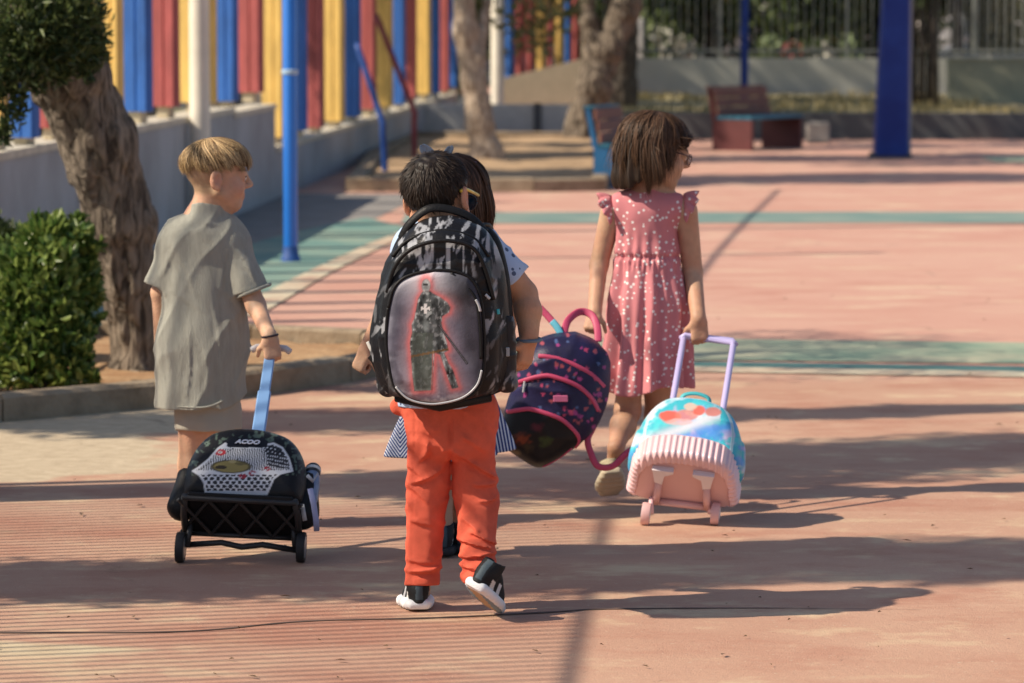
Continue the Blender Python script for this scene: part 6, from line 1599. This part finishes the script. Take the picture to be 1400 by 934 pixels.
def paint_lid(u, v, V):
    n = len(u); c = np.tile(np.array([.010,.010,.012],dtype=np.float32),(n,1)); d = poly_d(u, v, panel); on = sstep(.6,-.6,d)
    w = np.tile(np.array([.62,.64,.68],dtype=np.float32),(n,1))
    w = blend(w, (np.sin(u*1.9) > -.05)*(v > 613)*(v < 643)*.92, (.025,.025,.03))
    w = blend(w, (np.sin((v-.22*u)*1.25) > -.2)*(u > 366)*(v < 640)*.95, (.02,.02,.024))
    hx = 8.4; hy = 5.2; r_ = np.floor((v-652)/hy); uu = (u+(r_%2)*hx/2)%hx-hx/2; vv = (v-652)-r_*hy-hy/2; hexd = np.maximum(np.abs(uu)*.9+np.abs(vv)*.55, np.abs(vv)*1.25)
    w = np.where(((v > 649)*(v < 671))[:,None], np.where((hexd < 2.9)[:,None], np.array([.03,.03,.035]), np.array([.62,.64,.68])), w)
    w = np.where((v >= 671)[:,None], np.array([.50,.54,.62]), w)
    hx2 = ((u > 362)*(v < 622)); w = np.where((hx2*(((u*.9+v)%6 < 3.6)))[:,None], np.array([.02,.02,.025]), w)
    w = blend(w, sstep(1.0,.85,np.sqrt(((u-316)/29)**2+((v-638)/9.5)**2)), (.30,.24,.085)); w = blend(w, sstep(1.02,.9,np.sqrt(((u-316)/29)**2+((v-638)/9.5)**2))*sstep(.76,.86,np.sqrt(((u-316)/29)**2+((v-638)/9.5)**2))*.8, (.04,.035,.02))
    w = blend(w, sstep(1.0,.8,np.sqrt(((u-302)/9)**2+((v-639)/3)**2)), (.05,.04,.025)); w = blend(w, sstep(1.0,.8,np.sqrt(((u-330)/10)**2+((v-634)/2.2)**2))*.7, (.10,.085,.04)); w = blend(w, sstep(1.0,.8,np.sqrt(((u-318)/6)**2+((v-631)/2.4)**2))*.6, (.48,.40,.20))
    for (a, b_, r1) in ((301,618.5,8.5),): 
        e = np.sqrt(((u-a)/r1)**2+((v-b_)/4.6)**2); w = blend(w, sstep(1,.85,e), (.45,.035,.045)); w = blend(w, sstep(.42,.3,e), (.7,.68,.66)); w = blend(w, sstep(.2,.1,e), (.05,.02,.02))
    for (a, b_) in ((332,651),(345,647),(364,641)):
        e = np.sqrt(((u-a)/6)**2+((v-b_)/3.8)**2); w = blend(w, sstep(1,.8,e)*(n2(u,v,.5,4,2) > -.2), (.33,.035,.055))
    c = c*(1-on[:,None])+w*on[:,None]
    c = blend(c, sstep(2.0,.8,np.abs(d+.4)), (.62,.64,.68))
    # rim patterning towards the top of the lid
    rim = (V[:,2] > .05)*(d > 2.5)*(v < 650)*sstep(.2,.4,n2(u,v,.22,6,2)); c = blend(c, rim*.6, (.14,.20,.16))
    # lettering badge field
    bd = np.sqrt(((u-338)/28)**4+((v-606)/7)**4); c = blend(c, (bd < 1)*(v < 612), (.010,.011,.016))
    return c
S = SDF((-.22,.02,-.02),(.22,.40,.24),.0032); slab(S, outl, .02, .165, .045, .030, .05)
S.disp(lambda P: .003*vnoise(P,(12,12,12),4), .02); LID = bag_part(S, 'lid', bagm, tb1, Mt, paint_lid)
def T3(a, l, n): return (a, l, n)
# side pockets, bottom plate
for sx in (-1,1):
    S = SDF((-.27,.0,-.02),(.27,.3,.2),.0045); S.cone((sx*.178,.085,.08),(sx*.172,.20,.09),.045,.036); S.half((0,1,0),.205); S.disp(lambda P: .005*vnoise(P,(18,18,18),4),.02); bag_part(S, 'side_pocket', blackm, tb1, Mt)
plast = mat('dark_grey_plastic', (.030,.028,.028), rough=.45); rub = mat('rubber', (.018,.018,.02), rough=.7); chrome = mat('grey_hub', (.30,.31,.33), rough=.4, metal=.5)
MB().box((-.155,.045,.015),(.155,.062,.185),.006).build('base_plate', blackm, tb1)
# lattice frame over the base
lf = empty('base_frame', parent=tb1)
for i in range(4):
    x0 = -.135+i*.09
    MB().tube([(x0-.045,.040,.022),(x0+.045,.040,.172)], .0055, 6).build('lattice_bar', plast, lf); MB().tube([(x0+.045,.037,.022),(x0-.045,.037,.172)], .0055, 6).build('lattice_bar', plast, lf)
for n_ in (.018,.176): MB().tube([(-.165,.040,n_),(.165,.040,n_)], .008, 8).build('cross_bar', plast, lf, smooth=True)
for sx in (-1,1): MB().tube([(sx*.165,.035,.0),(sx*.168,.040,.10),(sx*.160,.045,.18)], .011, 8).build('side_bar', plast, lf, smooth=True)
MB().tube([(-.17,.012,-.004),(-.06,.020,.006),(0,.012,.0),(.06,.020,.006),(.17,.012,-.004)], .009, 8).build('axle', plast, tb1, smooth=True)
Ri = Mt.to_3x3().inverted()
def wheel(root, M_, wx, r, w, tyre, hub, name='wheel'):
    c = M_.inverted() @ Vector((wx[0], wx[1], r)); wroot_ = empty(name, parent=root); wroot_.location = c
    MB().lathe([(r*.78,-w/2),(r*.96,-w/2),(r,-w/4),(r,w/4),(r*.96,w/2),(r*.78,w/2)],28,(0,0,0),'x').build('tyre', tyre, wroot_, auto=50)
    MB().lathe([(r*.30,-w*.58),(r*.72,-w*.50),(r*.80,-w*.40),(r*.80,w*.40),(r*.72,w*.50),(r*.30,w*.58)],20,(0,0,0),'x').build('hub', hub, wroot_, auto=50)
for u_ in (247,412):
    p = G(u_,769); wheel(tb1, Mt, (p.x, p.y+.0), .045, .024, rub, chrome)
    MB().tube([Mt.inverted()@Vector((p.x+(.018 if u_ < 300 else -.018),p.y,.045)), (-.15 if u_ < 300 else .15,.05,.06)], .009, 8).build('wheel_arm', plast, tb1, smooth=True)
# pull handle
blueh = mat('pale_blue_anodised', (.22,.40,.70), rough=.4, metal=.25)
MB().box((-.020,.30,.000),(.020,.62,.018),.004).build('lower_tube', blueh, tb1); MB().box((-.016,.60,.002),(.016,.795,.0145),.003).build('upper_tube', blueh, tb1)
MB().tube([(-.058,.79,.008),(-.045,.802,.008),(0,.806,.008),(.045,.802,.008),(.058,.79,.008)], .0105, 10).build('grip', mat('white_grip', (.62,.60,.62), rough=.5), tb1, smooth=True)
piping('lid_zip', [(x, y, .03) for x, y in [tuple(q_) for q_ in outl[::3]]], .0042, silver, tb1, f=lambda a, b, c: Vector((a*1.012, b*1.008+.0, .060)), n=3, closed=True)
# lettering on the lid
def lettering(txt, root, M, size, mtl, loc_local, rot=None, name='lettering'):
    cu = bpy.data.curves.new(name, 'FONT'); cu.body = txt; cu.size = size; cu.extrude = .0012; cu.align_x = 'CENTER'; cu.align_y = 'CENTER'; cu.shear = .25; cu.offset = .0010
    o = bpy.data.objects.new(name+'_curve', cu); COL.objects.link(o); dg = bpy.context.evaluated_depsgraph_get(); me = bpy.data.meshes.new_from_object(o.evaluated_get(dg)); bpy.data.objects.remove(o)
    me.materials.clear(); me.materials.append(mtl); ob = bpy.data.objects.new(name, me); COL.objects.link(ob); ob.parent = root; ob.location = loc_local
    if rot: ob.rotation_euler = rot
    return ob
_V = np.empty(len(LID.data.vertices)*3, dtype=np.float32); LID.data.vertices.foreach_get('co', _V); _V = _V.reshape(-1,3)
_N = np.empty(len(LID.data.vertices)*3, dtype=np.float32); LID.data.vertices.foreach_get('normal', _N); _N = _N.reshape(-1,3)
_u, _v = proj((_V@np.array(Mt.to_3x3()).T+np.array(Mt.translation)).astype(np.float64)); _k = np.argmin((_u-338)**2+(_v-605.5)**2+1e4*(_N[:,2] < .2))
_nn = Vector(_N[np.argsort((_u-338)**2+(_v-605.5)**2+1e4*(_N[:,2] < .2))[:60]].mean(0)).normalized()
_xa = Vector((1,0,0)); _xa = (_xa-_nn*_xa.dot(_nn)).normalized(); _ya = _nn.cross(_xa)
LETTER = lettering('ACOO', tb1, Mt, .023, mat('white_print', (.72,.74,.80), rough=.5), Vector(_V[_k])+_nn*.004, Matrix((_xa,_ya,_nn)).transposed().to_euler())
# bottle in the right pocket and its strap
Bt = Mt @ Matrix.Translation((.190,.105,.095)) @ Matrix.Diagonal((.85,.85,.85,1))
bt = tag(empty('water_bottle', matrix=Bt), 'small blue-grey drink bottle in the side pocket of the black trolley bag', 'bottle')
MB().lathe([(.028,0),(.031,.01),(.031,.09),(.029,.12),(.024,.14)],20,(0,0,0),'y').build('flask', mat('bottle_blue_grey', (.20,.27,.42), rough=.3, var=.4, vscale=30), bt, auto=50)
MB().lathe([(.026,.14),(.027,.146),(.027,.168),(.020,.178),(.008,.182)],20,(0,0,0),'y').build('cap', mat('bottle_cap_black', (.03,.03,.035), rough=.4), bt, auto=50)
MB().lathe([(.0275,.150),(.0285,.152),(.0285,.160),(.0275,.162)],20,(0,0,0),'y').build('cap_ring', mat('cap_white', (.62,.64,.66), rough=.4), bt, auto=50)
Mi = Mt.inverted()
MB().tube([Mi@W(424,668,10.80), Mi@W(429,690,10.79), Mi@W(432,710,10.79), Mi@W(433,726,10.80)], .0085, 8, flat=(1,.35), up=(0,0,1)).build('loose_strap', mat('lilac_webbing', (.34,.37,.58), rough=.7), tb1, smooth=True)
MB().tube([Mi@W(420,650,10.78), Mi@W(428,658,10.77), Mi@W(434,648,10.80)], .006, 8, flat=(1,.4)).build('pocket_trim', mat('grey_trim', (.42,.45,.50), rough=.6), tb1, smooth=True)
MB().tube([Mi@W(413,690,10.80), Mi@W(417,712,10.79)], .010, 8, flat=(1,.3)).build('reflective_tag', silver, tb1, smooth=True)

# ================================================================== pink and turquoise trolley bag (right)
o2 = G(930,717); o2.z = .030
Mp = trolley_frame(o2, (.155,.72,.67))
tb2 = tag(empty('trolley_bag', matrix=Mp), 'turquoise wheeled school bag with a ribbed pink base pulled by the girl', 'trolley bag')
ol2 = spl([(x*.92,y) for x,y in [(-.165,.085),(0,.08),(.165,.085),(.182,.14),(.176,.21),(.150,.275),(.105,.318),(.05,.335),(0,.338),(-.05,.335),(-.105,.318),(-.150,.275),(-.176,.21),(-.182,.14)]], 4)
def paint_turq(u, v, V):
    n = len(u); c = np.tile(np.array([.06,.48,.58],dtype=np.float32),(n,1)); a = n2(u+.6*v, v*1.6, .035, 3, 4); b_ = n2(u-.4*v, v*1.4, .05, 9, 4)
    c = blend(c, sstep(.0,.4,a)*.9, (.72,.80,.88)); c = blend(c, sstep(.05,.4,b_)*.8, (.10,.28,.75)); c = blend(c, sstep(.12,.4,n2(u,v,.04,15,3))*.7, (.66,.45,.72)); c = blend(c, sstep(.2,.45,n2(u,v*1.3,.06,21,3))*.8, (.08,.62,.66))
    band = np.exp(-(((v-585+.38*(u-935)))/9)**2)*((u > 880)*(u < 985)); c = blend(c, band*.9, (.80,.80,.86)); c = blend(c, np.exp(-(((v-602+.30*(u-935)))/8)**2)*.7, (.10,.30,.80))
    for (a_, b2, ra, rb, col, al) in ((916,570,15,9,(.72,.12,.08),.95),(938,568,16,8,(.72,.22,.16),.8),(955,561,9,7,(.72,.13,.09),.95),(975,563,11,6,(.74,.20,.15),.85),(944,556,9,5,(.78,.50,.38),.8),(928,577,18,5,(.80,.50,.48),.7)):
        e = ((u-a_)/ra)**2+((v-b2)/rb)**2; c = blend(c, sstep(1.25,.6,e+.35*n2(u,v,.12,int(a_),2))*al, col)
    rim_ = poly_d(V[:,0].astype(np.float64), V[:,1].astype(np.float64), ol2); c = blend(c, sstep(.006,.003,np.abs(rim_+.030))*(V[:,2] > .16)*.9, (.70,.78,.82)); c = blend(c, sstep(.0028,.0012,np.abs(rim_+.030))*(V[:,2] > .16)*.8, (.25,.50,.55))
    return np.clip(c,0,.9)
S = SDF((-.23,.03,-.01),(.23,.39,.34),.0034); slab(S, ol2, .035, .196, .055, .035, .06)
S.disp(lambda P: .004*vnoise(P,(12,12,12),5)+.005*(1-np.abs(vnoise(P,(10,16,12),8)))**3-.002, .025); bag_part(S, 'lid', bagm, tb2, Mp, paint_turq)
for sx in (-1,1):
    S = SDF((-.26,.06,-.01),(.26,.30,.3),.0045); S.cone((sx*.158,.12,.10),(sx*.152,.205,.11),.028,.022,0,((0,0,1),2.0)); S.disp(lambda P: .006*vnoise(P,(20,20,20),6),.02); bag_part(S, 'side_pocket', bagm, tb2, Mp, paint_turq)
pinkp = mat('glossy_pink_plastic', (.84,.57,.59), rough=.32, coat=.4, sss=.05); pinkd = mat('satin_pink_plastic', (.72,.46,.45), rough=.45)
# ribbed shell: outline in (a, N), extruded along L
sh_o = spl([(x*.94,y) for x,y in [(-.175,.02),(-.182,.10),(-.172,.19),(-.135,.262),(-.07,.292),(0,.298),(.07,.292),(.135,.262),(.172,.19),(.182,.10),(.175,.02),(.0,.014)]], 4); sh_o = [(x, .014+(z-.014)*.84) for x, z in sh_o]
S = SDF((-.22,.0,-.02),(.22,.15,.34),.0032)
slab(S, sh_o, .030, .125, .022, 0, .05, 0, (0,2,1))
S.disp(lambda P: -.001+.0024*np.tanh(2.0*np.sin(np.where(np.abs(P[:,0]) > .14, P[:,2]*330, P[:,0]*330)))*sstep(.118,.108,P[:,1])*sstep(.03,.045,P[:,1]+.02)*(P[:,2] > .03), .02)
inner = [(x*.84, .02+(z-.02)*.80) for x, z in sh_o]
d2f = lambda X, Z: poly_d(X[:,0,0][:,None].astype(np.float64), Z[0,0,:][None,:].astype(np.float64), inner).astype(np.float32)[:,None,:]
S.func(lambda X,Y,Z: np.maximum(d2f(X,Z), Y-.042), op='cut', k=.004)
bag_part(S, 'ribbed_base', pinkp, tb2, Mp)
MB().prism([(x*.83,.02+(z-.02)*.79) for x, z in sh_o], .0, .006)
ip = MB(); ip.prism([(x*.83,.02+(z-.02)*.79) for x, z in sh_o], .0, .006); ip.v = [(x, .0385+z_, n_) for x, n_, z_ in ip.v]; ip.build('base_panel', pinkd, tb2)
wht = mat('white_plastic', (.78,.72,.74), rough=.35)
for sx in (-1,1):
    m = MB(); m.prism([(sx*.030,.180),(sx*.098,.180),(sx*.094,.166),(sx*.088,.122),(sx*.064,.114),(sx*.058,.155),(sx*.030,.170)], 0, .02); m.v = [(x, .018+z_, n_) for x, n_, z_ in m.v]; m.build('foot_bracket', wht, tb2)
    MB().tube([(sx*.075,.030,.120),(sx*.078,.022,.06),(sx*.082,.022,.02)], .012, 8).build('rib', pinkd, tb2, smooth=True)
MB().tube([(-.10,.028,.018),(.10,.028,.018)], .011, 8).build('axle', pinkd, tb2, smooth=True)
for u_ in (883,978):
    p = G(u_,718); wheel(tb2, Mp, (p.x,p.y), .036, .026, pinkd, wht)
    MB().tube([Mp.inverted()@Vector((p.x+(.017 if u_ < 930 else -.017),p.y+.0,.036)), Mp.inverted()@Vector((p.x+(.017 if u_ < 930 else -.017),p.y+.02,.085))], .008, 8).build('wheel_fork', pinkp, tb2, smooth=True)
lil = mat('lilac_tube', (.52,.47,.78), rough=.35)
for a in (-.082,.082): MB().tube([(a,.10,.022),(a,.722,.022)], .0105, 10).build('handle_tube', lil, tb2, smooth=True)
MB().tube([(-.088,.720,.022),(-.078,.735,.022),(.078,.735,.022),(.088,.720,.022)], .0125, 10).build('handle_grip', lil, tb2, smooth=True)
MB().tube(smooth_curve([(-.045,.325,.15),(-.040,.352,.165),(0,.362,.17),(.040,.352,.165),(.045,.325,.15)],5), .010, 8, flat=(1,.5)).build('carry_loop', mat('turquoise_web', (.06,.42,.46), rough=.6), tb2, smooth=True)

# ================================================================== navy backpack held by the girl
YB = 11.92; KB = FPX/YB
Mn = Matrix.Translation(W(760,545,YB)) @ Matrix(((1,0,0,0),(0,0,-1,0),(0,1,0,0),(0,0,0,1)))
nb = tag(empty('backpack', matrix=Mn), 'navy backpack with pink zips hanging tilted from the girl\'s hand', 'backpack')
def B3(u, v, n): return Vector(((u-760)/KB, (545-v)/KB, n))
bo = spl([((u-760)/KB, (545-v)/KB) for u, v in ((722,478),(745,462),(790,458),(820,472),(833,500),(832,540),(820,580),(795,606),(766,626),(738,641),(712,630),(684,606),(690,570),(702,530),(710,500))], 4)
rngm = np.random.RandomState(5); motif = [(rngm.uniform(695,835), rngm.uniform(458,600), rngm.uniform(1.6,3.4), rngm.randint(4)) for _ in range(110)]
def paint_navy(u, v, V):
    c = np.tile(np.array([.018,.016,.055],dtype=np.float32),(len(u),1))*(1+.4*n2(u,v,.06,3,3))[:,None]
    for (a, b_, r, k_) in motif:
        e = np.sqrt((u-a)**2+((v-b_)*.9)**2)/r; c = blend(c, sstep(1.1,.7,e+.5*n2(u,v,.5,k_,1))*.85, [(.46,.06,.14),(.38,.08,.10),(.08,.12,.26),(.34,.05,.20)][k_])
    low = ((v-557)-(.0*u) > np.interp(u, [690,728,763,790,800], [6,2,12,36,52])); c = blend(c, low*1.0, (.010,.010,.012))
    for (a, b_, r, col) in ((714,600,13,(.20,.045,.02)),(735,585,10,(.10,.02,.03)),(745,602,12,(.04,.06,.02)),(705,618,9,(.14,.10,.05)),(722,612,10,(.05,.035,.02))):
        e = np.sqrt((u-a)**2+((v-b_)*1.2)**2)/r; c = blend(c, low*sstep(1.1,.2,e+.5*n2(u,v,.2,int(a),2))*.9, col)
    return c
S = SDF((-.21,-.26,-.16),(.21,.24,.12),.0042); slab(S, bo, -.12, .035, .045, .05, .07); S.disp(lambda P: .006*vnoise(P,(10,10,10),3)+.006*(1-np.abs(vnoise(P,(9,14,8),6)))**3-.002,.03)
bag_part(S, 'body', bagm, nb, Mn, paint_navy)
pk = mat('raspberry_webbing', (.50,.055,.135), rough=.55)
def zb_(u, v):
    d = float(poly_d(np.array([(u-760)/KB]), np.array([(545-v)/KB]), bo)[0]); e_ = .035+.05*(1-math.exp(min(d,0)/.07)); inset_ = max(0, .045+d); return e_-.045+math.sqrt(max(0,.045**2-inset_**2))+.003
for q_ in ([(736,484),(750,485),(775,491),(807,508),(826,527)], [(704,524),(716,518),(735,512),(754,511),(787,523),(808,541),(818,560)], [(693,563),(710,558),(728,557),(763,568),(782,583),(791,598),(786,612)]):
    P = [B3(u, v, zb_(u, v)) for u, v in [tuple(p) for p in smooth_curve(q_, 5)]]
    MB().tube(P, .0072, 8, flat=(1,.5), up=(0,0,1)).build('zip', pk, nb, smooth=True)
for q_ in ([(782,612),(765,626),(742,638)],):
    P = [B3(u, v, zb_(u, v)) for u, v in [tuple(p) for p in smooth_curve(q_, 5)]]; MB().tube(P, .004, 6).build('seam', pk, nb, smooth=True)
def strap_(name, uvn, r, m_, flat=(1.5,.35)): return MB().tube([tuple(p) for p in smooth_curve([B3(*a) for a in uvn],6)], r, 8, flat=flat, up=(0,0,1)).build(name, m_, nb, smooth=True)
strap_('carry_handle', [(771,462,-.09),(776,444,-.12),(788,433,-.15),(800,431,-.165),(812,437,-.15),(818,452,-.12),(819,470,-.09)], .0080, pk)
strap_('shoulder_strap', [(738,424,-.13),(748,434,-.12),(756,443,-.11)], .0075, pk); strap_('strap_web', [(755,442,-.11),(762,450,-.10),(768,461,-.09)], .0075, mat('cyan_web', (.10,.42,.55), rough=.6))
strap_('shoulder_strap', [(822,560,-.06),(812,585,-.03),(804,602,-.01),(808,620,.0),(818,638,.01),(838,638,.01),(856,622,.0),(872,612,-.02)], .0070, pk)
MB().box(tuple(B3(756,546,zb_(765,541)-.003)), tuple(B3(776,537,zb_(765,541)+.003)), .002).build('badge', mat('pink_badge', (.50,.12,.24), rough=.5), nb)
strap_('zip_pull', [(717,519,zb_(717,519)+.006),(716,527,zb_(717,523)+.006),(715,534,zb_(716,526)+.006)], .0035, silver, (1,1))
strap_('compression_strap', [(806,474,-.02),(816,478,-.02)], .008, mat('cyan_web2', (.10,.42,.55), rough=.6))
